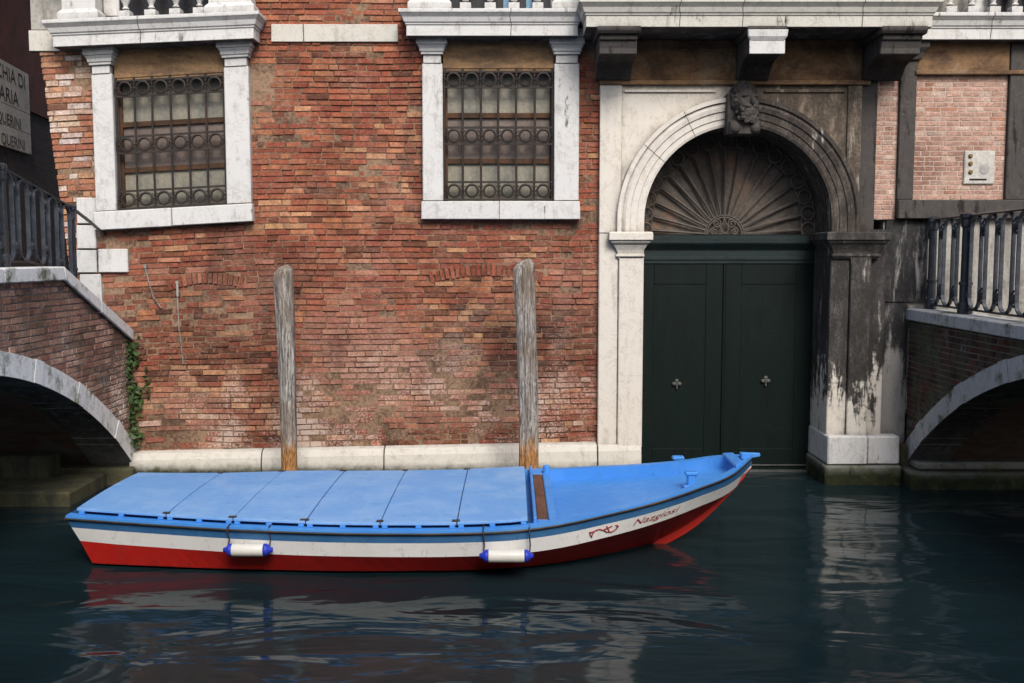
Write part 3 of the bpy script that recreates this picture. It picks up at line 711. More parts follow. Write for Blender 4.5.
for k in (.02,):
    g.tube([(fx + (edge_r(a) - k) * math.cos(a), yy, fz + (edge_r(a) - k) * math.sin(a)) for a in np.linspace(.03, PI - .03, 50)], .015, 5)
    g.tube([(fx + (edge_r(a) - .215) * math.cos(a), yy, fz + (edge_r(a) - .215) * math.sin(a)) for a in np.linspace(.05, PI - .05, 50)], .009, 4)
for r in (hr, hr - .03): g.tube(arc(fx, fz, r, 0, PI, 24, yy), .012, 5)
for sg in (-1, 1):
    for cx, cz, r0, tt in ((.115, .17, .07, 1), (.15, .055, .06, -1)):
        g.tube([(fx + sg * (cx + r0 * (1 - t / 16) * math.cos(tt * t * .75 + 1.6)), yy - .01, fz + cz + r0 * (1 - t / 16) * math.sin(tt * t * .75 + 1.6)) for t in range(15)], .011, 5)
    g.tube([(fx + sg * x, yy - .01, fz + z) for x, z in ((.0, .02), (.05, .05), (.06, .12), (.02, .18), (0, .25))], .011, 5)
g.build('radial_grille', M['iron_fan'], fan)
# frieze under the balcony
fz0 = MB(); zf0, zf1 = ZTOP, 6.24
fz0.box(PX0, PX1 + .1, PY + .02, .05, zf0 + .07, zf1); fz0.box(PX0 - .01, PX1 + .1, PY - .04, .05, zf0 - .0, zf0 + .066)
fz0.box(PX0, PX1 + .1, PY - .0, .05, zf1 - .15, zf1 - .01)
fz0.build('frieze', M['frieze'], pal, .01)
# corbels: scrolled brackets carrying the large balcony
def corbel(x0, x1, mat, front):
    c = MB(); zt = 6.235
    pr = [(-.10, zt), (-.93, zt), (-.93, zt - .06), (-.89, zt - .08), (-.89, zt - .15), (-.85, zt - .18), (-.82, zt - .26), (-.82, zt - .34), (-.66, zt - .35), (-.50, zt - .37), (-.36, zt - .42), (-.27, zt - .50), (-.20, zt - .56), (-.10, zt - .57)]
    c.rings([[(x, y, z) for y, z in pr] for x in (x0, x1)])
    for k in (0,): c.rings([[(x, y, z) for y, z in ((-.10, zt - .002), (-.97, zt - .002), (-.97, zt - .05), (-.93, zt - .1), (-.10, zt - .1))] for x in (x0 - .04, x1 + .04)])
    o = c.build('corbel', M[mat], pal, .012)
    if front:
        f = MB(); f.box(x0 - .01, x1 + .01, -.955, -.931, zt - .36, zt - .10); f.ledge(x0, x1, -.955, [(0, zt - .2), (.0, zt - .19), (.03, zt - .14), (.04, zt - .055)], yb=-.92); f.build('front_block', M[front], o, .006)
corbel(WX(600, 40, -.93), WX(638, 40, -.93), 'soot', None)
corbel(WX(750, 40, -.93), WX(784, 40, -.93), 'soot', 'stone')
corbel(WX(884, 40, -.93), WX(924, 40, -.93), 'soot', None)
# carved bearded head on the keystone
def head():
    cx, cz = W(745, 104, -.32)
    bm = bmesh.new()
    def ball(x, y, z, rx, ry=None, rz=None, sub=2):
        r = bmesh.ops.create_icosphere(bm, subdivisions=sub, radius=1)
        ry = ry or rx; rz = rz or rx
        for v in r['verts']: v.co = Vector((x + v.co.x * rx, y + v.co.y * ry, z + v.co.z * rz))
    ball(0, 0, .04, .165, .17, .23, 3); ball(0, -.06, -.09, .125, .13, .13); ball(0, .12, .0, .2, .16, .3)
    ball(0, -.185, .015, .026, .05, .055); ball(0, -.165, .045, .018, .03, .06)          # nose
    for s_ in (-1, 1):
        ball(s_ * .062, -.150, .085, .058, .028, .018); ball(s_ * .085, -.10, -.005, .055, .06, .055)   # brow, cheek
        ball(s_ * .06, -.142, .052, .024, .018, .014); ball(s_ * .165, .0, .02, .025, .04, .06)        # eye, ear
        ball(s_ * .045, -.168, -.045, .045, .026, .02)                                   # moustache
    ball(0, -.155, -.078, .038, .02, .012)
    rnd = random.Random(4)
    for i in range(110):                                                               # hair curls
        a = rnd.uniform(-1.9, 1.9); e = rnd.uniform(.50, 1.5)
        if abs(a) > 1.15: e = rnd.uniform(-.1, 1.4)
        r = .175; ball(r * math.sin(a) * math.cos(e), -.175 * math.cos(a) * math.cos(e) + .01, .05 + .235 * math.sin(e), rnd.uniform(.020, .033), None, None, 1)
    for i in range(110):                                                               # beard
        a = rnd.uniform(-1.5, 1.5); z = rnd.uniform(-.235, -.125)
        if abs(a) > .75: z = rnd.uniform(-.2, .04)
        r = .135 * (1 - max(0, -.15 - z) * 2.2)
        ball(r * 1.08 * math.sin(a), -.135 * math.cos(a) * (r / .135) - .03, z, rnd.uniform(.015, .026), None, None, 1)
    ball(0, -.155, -.062, .042, .02, .006)
    me = bpy.data.meshes.new('carved_head'); 
    from mathutils import Matrix
    bm.transform(Matrix.Rotation(math.radians(18), 4, 'Z') @ Matrix.Rotation(math.radians(-6), 4, 'X'))
    # shoulders and ribbon block under the head
    for x0, x1, y0, y1, z0, z1 in ((-.20, .17, -.10, .2, -.345, -.19), (-.22, -.10, -.02, .2, -.34, .15)):
        r = bmesh.ops.create_cube(bm, size=1)
        for v in r['verts']: v.co = Vector((x0 + (v.co.x + .5) * (x1 - x0), y0 + (v.co.y + .5) * (y1 - y0), z0 + (v.co.z + .5) * (z1 - z0)))
    for s_ in (-1, 1):
        r = bmesh.ops.create_icosphere(bm, subdivisions=2, radius=.07)
        for v in r['verts']: v.co += Vector((s_ * .13 - .01, -.09, -.28))
    bmesh.ops.recalc_face_normals(bm, faces=bm.faces)
    bm.to_mesh(me); bm.free(); me.materials.append(M['mask'])
    o = bpy.data.objects.new('keystone_head', me); C.objects.link(o); o.parent = pal; o.location = (cx, -.30, cz - .02); o.scale = (1.08, 1.08, 1.14)
    m = o.modifiers.new('r', 'REMESH'); m.mode = 'VOXEL'; m.voxel_size = .007; m.use_smooth_shade = True
    m2 = o.modifiers.new('s', 'SMOOTH'); m2.iterations = 1; m2.factor = .4
head()

# ------------------------------------------------------------------ right part: pink infill, dark pilasters, stained wall
RX0 = XR + .80
X9 = 9.3
zl1, zl0 = WZ(200, -.06), WZ(219, -.06)
rw = MB(); rw.box(RX0 - .02, X9 + .5, .0, .9, 1.0, 9.2, 0); rw.build('backing_wall', M['plaster_grey'], pal)
pk = lambda x, z: pick(dict(pink=3, rose=.25, cream=.5, orange=.25, tan=.3)) if random.random() > .03 else pick(dict(red2=1, orange=1))
def pinkc(x, z):
    c = (.54, .345, .275); j = random.uniform(.86, 1.13); 
    if random.random() < .06: c = (.47, .24, .16)
    if random.random() < .12: c = (.62, .47, .39)
    return tuple(q * j for q in c)
pb = MB()
xa0, xa1 = WX(874, 150), WX(896, 150); xb0, xb1 = WX(912, 150), WX(1004, 150)
zA0, zB0, zB1 = WZ(220), WZ(200), WZ(76)
bricks(pb, lambda z: xa0, lambda z: xa1, zA0, WZ(60), [], lambda x, z, d: (x, -.03 - d, z), pinkc, course=.068, proud=(.003, .007), lens=(.16, .26))
bricks(pb, lambda z: xb0, lambda z: xb1, zB0, zB1, [], lambda x, z, d: (x, -.03 - d, z), pinkc, course=.068, proud=(.003, .007), lens=(.16, .26))
plate(pb, xa0, xa1, zA0, WZ(60), [], lambda x, z, d: (x, -.03 - d, z), 1); plate(pb, xb0, xb1, zB0, zB1, [], lambda x, z, d: (x, -.03 - d, z), 1)
for i, f in enumerate(pb.f):
    if pb.mi[i] == 1: pb.c[i] = (.2, .2, .2)
pb.build('brick_infill', [M['brick_pink'], M['mortar_pale']], pal)
pi_ = MB(); pi_.box(PX1 - .015, xa0, -.085, .05, 2.9, 6.23); pi_.box(xa1, xb0, -.10, .05, zl1, 6.25, j=.002)
pi_.box(xb1, xb1 + .36, -.10, .05, zl1 - .0, 6.2, j=.002)
pi_.ledge(xa1 + .0, xb0 + .02, -.12, [(0, 5.95), (.02, 5.96), (.05, 6.05), (.1, 6.12), (.1, 6.24)])
split(pi_, 'pilaster', M['soot'], pal, .01)
lt = MB(); lt.box(xb0 + .001, xb1 - .001, -.07, .05, zB1, 6.26); lt.box(xb0 - .03, X9, -.13, .05, zB1 - .0, zB1 + .06); split(lt, 'lintel', M['frieze'], pal, .01)
lg = MB(); lg.box(xa1, X9 + .4, -.16, .05, zl0, zl1 - .002, j=.002); lg.build('ledge', M['soot'], pal, .012)
sw = MB()
xw = WX(926)
sw.box(RX0 - .0, xw - .0, -.05, .05, WZ(302), zl0 - .004, j=.002); sw.box(PX1 - .1, xa1 - .002, -.06, .05, zl0 - .002, zA0 - .003)
sw.box(RX0 - .0, WX(905, 400), -.03, .05, .45, WZ(303), j=.002)
pw = MB(); pw.box(xw + .005, X9 + .4, -.045, .05, -.5, zl0 - .004); pw.build('plaster_patch', M['plaster_grey'], pal)
split(sw, 'stained_wall', M['stain'], pal, .008)
qb = MB(); qb.box(WX(899, 480, -.2) + .0, X9 + .4, -.2, .05, -.8, .55); qb.build('quay_footing', M['quay'], pal, .02)

# intercom on the pink brick
ix0, iz1 = W(965, 150.5, -.06); ix1, iz0 = W(994, 184, -.06)
ic = empty('intercom', ((ix0 + ix1) / 2, -.05, (iz0 + iz1) / 2), 'pale metal intercom plate with three brass buttons on pink brick panel', 'intercom')
def lp(mb_, name, mat, par, bev=0.0, smooth=False):
    loc = par.location
    mb_.v = [(x - loc[0], y - loc[1], z - loc[2]) for x, y, z in mb_.v]; return mb_.build(name, mat, par, bev, smooth)
p = MB(); p.box(ix0, ix1, -.06, -.035, iz0, iz1); p.box(ix0 + .01, ix1 - .01, -.066, -.0605, iz0 + .01, iz1 - .01); lp(p, 'plate', M['panelm'], ic, .004)
def disc(x, y, z, r, h, mb_):
    o = len(mb_.v); mb_.lathe([(0, 0), (r, 0), (r * .95, h * .7), (r * .6, h), (0, h)], 0, 0, 0, 16)
    for i in range(o, len(mb_.v)): a, b, c = mb_.v[i]; mb_.v[i] = (x + a, y - c, z + b)
for v in (156, 163.5, 172):
    b = MB(); x, z = W(970.5, v, -.07); disc(x, -.067, z, .030, .028, b); lp(b, 'button', M['brass'], ic)
b = MB(); x, z = W(984.5, 169, -.07); disc(x, -.067, z, .075, .008, b); lp(b, 'speaker_grille', M['speaker'], ic)
b = MB(); x, z = W(978, 179.5, -.07); b.box(x - .12, x + .12, -.069, -.0665, z - .013, z + .013); lp(b, 'name_slot', M['black'], ic)

# loose cords hanging on the brick wall
c = MB(); pts = [W(145, 266, -.05), W(146, 272, -.05), W(149, 283, -.05), W(153, 297, -.05), W(161, 308, -.05)]
c.tube([(x, -.045, z) for x, z in pts], .010, 5); c.box(pts[0][0] - .02, pts[0][0] + .02, -.06, 0, pts[0][1] - .03, pts[0][1] + .02)
tag(c.build('cord', M['rope']), 'short slack grey cord curling from a nail on the brick wall', 'cord')
c = MB(); pts = [W(177, 283, -.05), W(177.5, 300, -.05), W(179, 330, -.05), W(181, 345, -.05), W(183, 364, -.05)]
c.tube([(x, -.045, z) for x, z in pts], .009, 5); c.tube([(pts[0][0], -.045, pts[0][1]), (pts[1][0], -.045, pts[1][1] + .05)], .019, 6); c.box(pts[0][0] - .02, pts[0][0] + .02, -.06, 0, pts[0][1] - .01, pts[0][1] + .03)
tag(c.build('cord', M['rope']), 'long straight white cord hanging down the brick wall under the small brick arch', 'cord')

# ================================================================== MOORING POLES
def pole(pts, r0, r1, seed, label):
    Y = -1.15; rnd = random.Random(seed); n = 36
    P = [(W(u, v, Y)) for u, v in pts]
    top, bot = P[0], P[-1]
    o = empty('mooring_pole', (bot[0], Y, 0), label, 'mooring pole', 'mooring poles behind the boat')
    rg = []; zs = np.linspace(-1.0, top[1], 46)
    for z in zs:
        t = (z - bot[1]) / (top[1] - bot[1]); x = crom([q[1] for q in P[::-1]], [q[0] for q in P[::-1]], z) if z > bot[1] else bot[0]
        r = r0 + (r1 - r0) * max(0, t)
        ring = []
        for k in range(n):
            a = 2 * PI * k / n
            w = 1 - .16 * max(0, mn.noise(Vector((math.cos(a) * 6 + seed, math.sin(a) * 6, z * .25))) - .12) * 3 + .12 * mn.noise(Vector((math.cos(a) * 1.6 + seed, math.sin(a) * 1.6, z * .35))) + .07 * math.cos(3 * a + seed) + .10 * mn.noise(Vector((seed * 2.0, a * .3, z * 1.3))) + .07 * mn.noise(Vector((math.cos(a) * 5, math.sin(a) * 5 + seed, z * 1.1)))
            if k % 7 == 3 and t < .8: w *= .86
            ring.append((x + r * w * math.cos(a), Y + r * w * math.sin(a), z))
        rg.append(ring)
    last = rg[-1]; cx = top[0]
    for sc_, dz in ((.90, .05), (.55, .105), (.38, .11)):
        rg.append([(cx + .012 + (p[0] - cx) * sc_, Y + (p[1] - Y) * sc_, p[2] + dz + .12 * (p[0] - cx)) for p in last])
    m = MB(); m.rings(rg); lp(m, 'shaft', M['pole'], o, 0, True)
pole([(283.5, 274), (286, 330), (288, 400), (290, 473)], .106, .128, 3, 'left grey mooring pole with a bent top and orange foot')
pole([(524, 268), (526, 330), (528, 400), (528.5, 472)], .124, .134, 8, 'right straight mooring pole split by a long crack, chamfered top')

# ================================================================== THE BOAT
YC = -3.2
gu = [(66, 518, .54), (150, 524, .51), (240, 529.5, .50), (320, 532.5, .49), (400, 533.5, .49), (460, 533, .50), (520, 530, .53), (560, 524.5, .56), (600, 516, .61), (660, 501, .70), (700, 487.5, .79), (735, 472.5, .90), (756, 461.5, .985)]
GX, GB, GZ = [], [], []
for u, v, z in gu:
    x, y = G(u, v, z); GX.append(x); GB.append(YC - y); GZ.append(z)
GB[-1] = .035
BX0, BX1 = GX[0], GX[-1]
XK = WX(654, 542, YC)                                    # where the stem leaves the water
bb = lambda x: max(.03, crom(GX, GB, x)); zz = lambda x: crom(GX, GZ, x)
def zk(x):
    if x < XK: return -.25 + .25 * max(0, (x - (XK - 1.2)) / 1.2) ** 1.6
    t = (x - XK) / (BX1 - XK); return .02 + (zz(x) - .13 - .02) * t ** 1.12
def sec(x):            # half section: outward offset from the centre line and height, gunwale to keel
    b, z, k = bb(x), zz(x), zk(x); s = min(max((x - 0.6) / 2.6, 0), 1); s = s * s * (3 - 2 * s)
    zb = z - .105 - .01 * s; zw = zb - (.155 - .02 * s)
    tip = min(1, max(0, (BX1 - x) / .5)); zb = k + (zb - k) * 1.0 if zb > k + .04 else k + .04; zw = max(zw, k + .02 + 0 * tip)
    b1 = max(.022, b - .02 - .05 * s); b2 = max(.02, b1 - (.045 + .10 * s))
    zc = max(.03 * min(1, max(0, (-k - .02) / .15)), k + .008)
    f = min(1, max(0, (zw - k) / (zw + .25)))
    b3 = max(.018, min(b2 * .985, crom([-6, -4.4, -2.8, -1.1, .08, .95, XK, 9], [.75, .86, 1.04, 1.10, .98, .56, .02, .018], x) if x < XK else .018))
    b4 = max(.016, b3 * .7)
    return [(b, z), (b1, zb), (b2, zw), (b3, zc), (b4, max(k, zc - .12) if k < -.06 else k + .004), (.014, k)]
bxs = np.concatenate([np.linspace(BX0, 1.0, 34), np.linspace(1.0, BX1, 30)[1:]])
def rake(x, z):        # the stern leans aft towards the top
    return x + max(0, 1 - (x - BX0) / .5) * (zz(BX0) - z) * .42
boat = empty('boat', (0, YC, 0), 'long blue boat with wooden covers, white and red sides, moored at the wall', 'boat')
hull = MB(); rgs = []
for x in bxs:
    s_ = sec(x); near = [(rake(x, z), -o, z) for o, z in s_]; far = [(rake(x, z), o, z) for o, z in reversed(s_[:-1])]
    rgs.append(near + far)
nk = len(rgs[0])
mis = [0, 1, 2, 3, 3, 3, 3, 2, 1, 0]
hull.rings(rgs, False, mis=mis[:nk - 1])
r0 = rgs[0]                                           # transom in the same bands
for k in range(5):
    hull.add([r0[k], r0[k + 1], r0[nk - 2 - k], r0[nk - 1 - k]], [(0, 1, 2, 3)], (1, 1, 1), [0, 1, 2, 3, 3][k])
hull.build('hull', [M['blue_side'], M['white'], M['red'], M['slime']], boat, smooth=False)
# gunwale cap with inner lining and deck
gw = MB(); rg = []
for x in bxs:
    b, z = bb(x), zz(x); bi = max(.008, b - .10); dk = z - .10
    rg.append([(x, -b - .012, z - .0), (x, -b - .012, z + .028), (x, -bi, z + .03), (x, -max(.004, bi - .02), dk), (x, max(.004, bi - .02), dk), (x, bi, z + .03), (x, b + .012, z + .028), (x, b + .012, z)])
gw.rings(rg, False); gw.add([rg[0][k] for k in (0, 1, 6, 7)], [(0, 1, 2, 3)])
gw.build('deck', M['blue_top'], boat)
rr = MB(); rr.rings([[(x, -bb(x) - .024, zz(x) - .012), (x, -bb(x) - .028, zz(x) - .004), (x, -bb(x) - .024, zz(x) + .006), (x, -bb(x) - .005, zz(x) + .004), (x, -bb(x) - .005, zz(x) - .024)] for x in bxs])
rr.rings([[(x, bb(x) + .024, zz(x) - .026), (x, bb(x) + .03, zz(x) - .012), (x, bb(x) + .024, zz(x) + .006), (x, bb(x) + .005, zz(x) + .004), (x, bb(x) + .005, zz(x) - .024)] for x in bxs])
rr.box(BX0 - .02, BX0 + .0, -bb(BX0), bb(BX0), zz(BX0) - .026, zz(BX0) + .002)
rr.build('rub_rail', M['rub'], boat)
# false stem strip
sm = MB(); sx = np.linspace(XK - .25, BX1 - .06, 18)
sm.rings([[(x - .0, s__ * .022, zk(min(x, BX1)) + dz * min(1, (BX1 - x) * 1.6)) for s__, dz in ((-1, .05), (-1, -.085), (1, -.085), (1, .05))] for x in sx]); sm.build('stem', M['stem_red'], boat, .005)
# bow tip and breasthook
bt = MB(); x = WX(738, 470, YC)
bt.rings([[(x_, -bb(x_) + .02, zz(x_) + .02), (x_, bb(x_) - .02, zz(x_) + .02), (x_, bb(x_) - .02, zz(x_) + .06), (x_, -bb(x_) + .02, zz(x_) + .06)] for x_ in (GX[-2] + .02, GX[-2] + .12)])
bt.rings([[(BX1 - .12, -.05, zz(BX1) - .02), (BX1 - .12, .05, zz(BX1) - .02), (BX1 - .12, .05, zz(BX1) + .055), (BX1 - .12, -.05, zz(BX1) + .055)], [(BX1 + .10, -.02, zz(BX1) + .01), (BX1 + .10, .02, zz(BX1) + .01), (BX1 + .10, .02, zz(BX1) + .05), (BX1 + .10, -.02, zz(BX1) + .05)]])
bt.build('breasthook', M['blue_top'], boat, .008)
# hinged covers
cu = [76, 162, 229, 301, 377, 456, 528]
cz = .09
def cover_edge(u, v=521):
    # near edge position along the boat for the joint seen at u
    x, y = G(u, v, .6); return x
cx_ = [cover_edge(u, v) for u, v in zip(cu, (511, 517, 521, 525, 526.5, 525, 520.5))]
for i in range(6):
    a, b = cx_[i] + .005, cx_[i + 1] - .005
    m = MB(); ny = 9; nx = 4; rg = []
    xs_ = np.linspace(a, b, nx + 1)
    lift = random.uniform(-.003, .006)
    for x in xs_:
        b_ = bb(x) - .07; up = []; dn = []
        for k in range(ny + 1):
            t = -1 + 2 * k / ny; y = t * b_ * (.95 if t > 0 else 1); z = zz(x) + cz + .022 * (1 - t * t) + lift
            if i == 0 and x < a + .25 and t > .6: pass
            up.append((x, y, z)); dn.append((x, y, z - .028))
        rg.append(up + dn[::-1])
    m.rings(rg); m.build('cover_panel', M['blue_cover'], boat, .004)
cb = MB()
for i in range(6):
    for t in (.06, .5, .94):
        x = cx_[i] + (cx_[i + 1] - cx_[i]) * t
        for s_ in (-1, 1): y = s_ * (bb(x) - .085); cb.box(x - .028, x + .028, y - .02, y + .02, zz(x) + .031, zz(x) + cz - .028)
split(cb, 'cover_support', M['blue_top'], boat, .003)
ln = MB(); 
for s_ in (-1, 1): ln.rings([[(x, s_ * (bb(x) - .16), zz(x) - .03), (x, s_ * (bb(x) - .13), zz(x) - .03), (x, s_ * (bb(x) - .13), zz(x) + cz - .029), (x, s_ * (bb(x) - .16), zz(x) + cz - .029)] for x in np.linspace(cx_[0] + .03, cx_[-1], 20)])
ln.build('cover_gap_shade', M['dark_gap'], boat)  # strip coloured as the shade beneath the cover edges
jn = MB()
for x in cx_[1:-1]:
    b_ = bb(x) - .08; jn.rings([[(x + q, y, zz(x) + cz - .035 + .022 * (1 - (y / b_) ** 2)) for q in (-.012, .012)] for y in np.linspace(-b_, b_, 9)], False)
jn.build('joint_strip', M['rub'], boat)
for i, x in enumerate(cx_[1:-1]):
    for sg, w_ in ((1, .95), (-1, 1)):
        y = sg * (bb(x) - .07) * w_ - sg * .035; z = zz(x) + cz + .004
        hm = MB(); hm.box(x - .04 - .01 * (i % 3), x + .03, y - .022, y + .022, z, z + .012); hm.build('hinge', M['rub'], boat, .004)
# mid beam, brown plank and post
x0 = WX(531, 500, YC); x1 = WX(552, 500, YC)
bm_ = MB(); z = zz(x0); b_ = bb(x0) - .09
bm_.box(x0 - .0, x0 + .035, -b_, b_, z - .05, z + .09); bm_.box(x0 + .16, x0 + .25, -b_ + .0, b_, z - .05, z + .035); bm_.tube([(x0 + .21, b_ - .18, z + .0), (x0 + .21, b_ - .18, z + .13)], .045, 10)
bm_.box(x0 + .035, x0 + .16, b_ - .22, b_, z - .04, z + .032); bm_.box(x0 + .035, x0 + .16, -b_, -b_ + .14, z - .04, z + .032)
bm_.build('cross_beam', M['blue_top'], boat, .01)
pk_ = MB(); pk_.box(x0 + .04, x0 + .155, -b_ + .15, b_ - .23, z - .02, z + .03); pk_.build('plank', M['plank'], boat, .01)
# bow bollards
for u, v, zt_b in ((678, 469, .10), (691, 487, .12)):
    x, y = G(u, v, zz(2.0) - .10); k = MB(); y -= YC
    zb_ = zz(x) - .10
    k.box(x - .045, x + .045, y - .04, y + .04, zb_, zb_ + zt_b + .02); k.box(x - .07, x + .07, y - .05, y + .05, zb_ + zt_b + .015, zb_ + zt_b + .06)
    k.box(x - .09, x + .09, y - .06, y + .06, zb_ - .0, zb_ + .03)
    k.build('bollard', M['blue_top'], boat, .012)
# lettering on the white band
def band(x, t, off=.006):
    s_ = sec(x); (b1, z1), (b2, z2) = s_[1], s_[2]
    o = b1 + (b2 - b1) * t + off; z = z1 + (z2 - z1) * t; return (rake(x, z), -o, z)
def text_mesh(txt, name, shear=0.0):
    cu_ = bpy.data.curves.new(name, 'FONT'); cu_.body = txt; cu_.shear = shear; cu_.size = 1; cu_.resolution_u = 3
    to = bpy.data.objects.new(name, cu_); C.objects.link(to); bpy.context.view_layer.update()
    me = bpy.data.meshes.new_from_object(to.evaluated_get(bpy.context.evaluated_depsgraph_get())); bpy.data.objects.remove(to)
    return me
me = text_mesh('Nazgiosi', 'boat_name', .45)
bm2 = bmesh.new(); bm2.from_mesh(me)
for _ in range(2): bmesh.ops.subdivide_edges(bm2, edges=[e for e in bm2.edges if e.calc_length() > .15], cuts=1)
xs_ = [v.co.x for v in bm2.verts]; mx0, mx1 = min(xs_), max(xs_)
xa, xb = WX(632, 525, YC - .85), WX(679, 505, YC - .6)
for v in bm2.verts:
    tx = (v.co.x - mx0) / (mx1 - mx0); v.co = band(xa + (xb - xa) * tx, .62 - .62 * v.co.y)
bm2.to_mesh(me); bm2.free(); me.materials.append(M['letter'])
o = bpy.data.objects.new('boat_name', me); C.objects.link(o); o.parent = boat
orn = MB(); xo0, xo1 = WX(588, 535, YC - .95), WX(617, 525, YC - .95)
def oc(pts, r=.006): orn.tube([band(xo0 + (xo1 - xo0) * a, b, .007) for a, b in pts], r, 4)
oc([(0, .3), (.04, .55), (.09, .75), (.1, .5), (.2, .28), (.35, .25), (.5, .4), (.62, .6), (.8, .68), (.95, .55), (1, .3)])
oc([(0, .3), (.08, .35), (.14, .3)]); oc([(.6, .15), (.66, .4), (.72, .66)]); oc([(.52, .35), (.68, .3), (.8, .22)]); oc([(.92, .25), (1, .3), (1.03, .42)])
orn.build('painted_ornament', M['letter'], boat)

# fenders
def fender(u0, u1, v, lab):
    xa, xb = WX(u0, v, YC - 1.2), WX(u1, v, YC - 1.2); xc = (xa + xb) / 2; L = xb - xa; r = .066
    o_ = bb(xc) - .015; zc = WZ(v, YC - o_ - r) 
    y = YC - sec(xc)[1][0] - r + .0
    o = empty('fender', (xc, y, zc), lab, 'fender', 'fenders hanging on the boat side')
    def cyl(a, b, prof, mat, name):
        m = MB(); rg = []
        for t, rad in prof:
            x = a + (b - a) * t; rg.append([(x - xc, rad * math.cos(2 * PI * k / 18), rad * math.sin(2 * PI * k / 18)) for k in range(18)])
        m.rings(rg); return m.build(name, M[mat], o, 0, True)
    cyl(xa + .07, xb - .07, [(0, r * .96), (.03, r), (.97, r), (1, r * .96)], 'fender', 'body')
    for a, b in ((xa + .069, xa - .02), (xb - .069, xb + .02)):
        cyl(a, b, [(0, r * .97), (.3, r * .93), (.55, r * .7), (.7, r * .42), (.98, r * .36), (1, r * .2)], 'fender_cap', 'end_cap')
    for x in (xa + .02, xb - .02):
        m = MB(); m.tube([(x - xc, 0, 0), (x - xc + .01, r * .7, .09), (x - xc, YC - bb(xc) - .032 - y, zz(xc) - zc - .01), (x - xc, YC - bb(xc) - .028 - y, zz(xc) - zc + .03), (x - xc, YC - bb(xc) + .08 - y, zz(xc) - zc + .04)], .008, 5); m.build('rope', M['dark_rope'], o)
fender(228, 273, 550, 'white fender with blue ends hanging near the stern, left of the pair')
fender(482, 531, 556, 'white fender with blue ends hanging amidships beneath the brown plank, right of the pair')

# ================================================================== BRIDGES
CR = -5.03; RAD = 7.53; ZCEN = -5.43
def intr(y): return ZCEN + math.sqrt(max(0, RAD * RAD - (y - CR) ** 2))
def railing_panel(parent, x, ya, yb, zf, zt, pitch, posts, side):
    """iron rail in the plane x, from ya to yb; zf/zt give its bottom and top heights"""
    r = MB(); ys = np.linspace(ya, yb, 12)
    r.rings([[(x - .028, y, zt(y) - .022), (x + .028, y, zt(y) - .022), (x + .028, y, zt(y)), (x, y, zt(y) + .014), (x - .028, y, zt(y))] for y in ys])
    r.rings([[(x - .022, y, zf(y) + .05), (x + .022, y, zf(y) + .05), (x + .022, y, zf(y) + .075), (x - .022, y, zf(y) + .075)] for y in ys])
    R = r.build('railing', M['iron_black'], parent)
    n = int(abs(yb - ya) / pitch); proto = None
    for i in range(n):
        y = ya + (yb - ya) * (i + .5) / n
        b = MB(); z0, z1 = zf(y) + .075, zt(y) - .022; w = pitch * .34; sl = (zf(y + .1) - zf(y - .1)) / .2; slt = (zt(y + .1) - zt(y - .1)) / .2
        pts = []
        for t in np.linspace(0, PI, 9): pts.append((w * math.cos(t), z1 - w + w * math.sin(t) + slt * w * math.cos(t)))
        for t in np.linspace(PI, 2 * PI, 9): pts.append((w * math.cos(t), z0 + w + w * math.sin(t) + sl * w * math.cos(t)))
        # flat bar loop
        ring = []
        m_ = len(pts)
        cz_ = (z0 + z1) / 2
        for k, (dy, z) in enumerate(pts):
            py, pz = pts[(k + 1) % m_][0] - pts[k - 1][0], pts[(k + 1) % m_][1] - pts[k - 1][1]; L = math.hypot(py, pz) or 1; ny, nz = pz / L, -py / L
            ring.append([(x - .024, y + dy - ny * .009, z - nz * .009), (x + .024, y + dy - ny * .009, z - nz * .009), (x + .024, y + dy + ny * .009, z + nz * .009), (x - .024, y + dy + ny * .009, z + nz * .009)])
        ring.append(ring[0]); b.rings(ring, True, False, False)
        b.build('baluster', M['iron_loop'], R); b = MB()
        for zc, sg in ((z1 - .17, 1), (z0 + .17, -1)):                # paired curls between the loops
            b.lathe([(0, -.05), (.025, -.04), (.038, -.012), (.038, .012), (.025, .04), (0, .05)], x, y + pitch / 2, zc, 10)
            for s_ in (-1, 1):
                yy_ = y + pitch / 2
                b.tube([(x, yy_ + s_ * (.052 - .038 * (t / 10)) * math.cos(t * .65), zc + sg * .06 * s_ + (.055 - .04 * t / 10) * math.sin(t * .65)) for t in range(11)], .013, 5)
            b.tube([(x, yy_ - .03, zc), (x, yy_ + .03, zc)], .012, 5)
            b.build('scroll', M['iron_black'], R); b = MB()
    for y, rad in posts:
        p = MB(); z0, z1 = zf(y) - .01, zt(y)
        p.lathe([(rad * 1.25, 0), (rad * 1.25, .14), (rad, .16), (rad, .38), (rad * 1.15, .39), (rad * 1.15, .42), (rad * .9, .43), (rad * .86, z1 - z0 - .16), (rad * 1.1, z1 - z0 - .14), (rad * 1.1, z1 - z0 - .05), (rad * 1.35, z1 - z0 - .03), (rad * 1.35, z1 - z0 + .02), (rad * .6, z1 - z0 + .04)], x, y, z0, 12)
        p.build('post', M['iron_black'], R, 0)
    return R
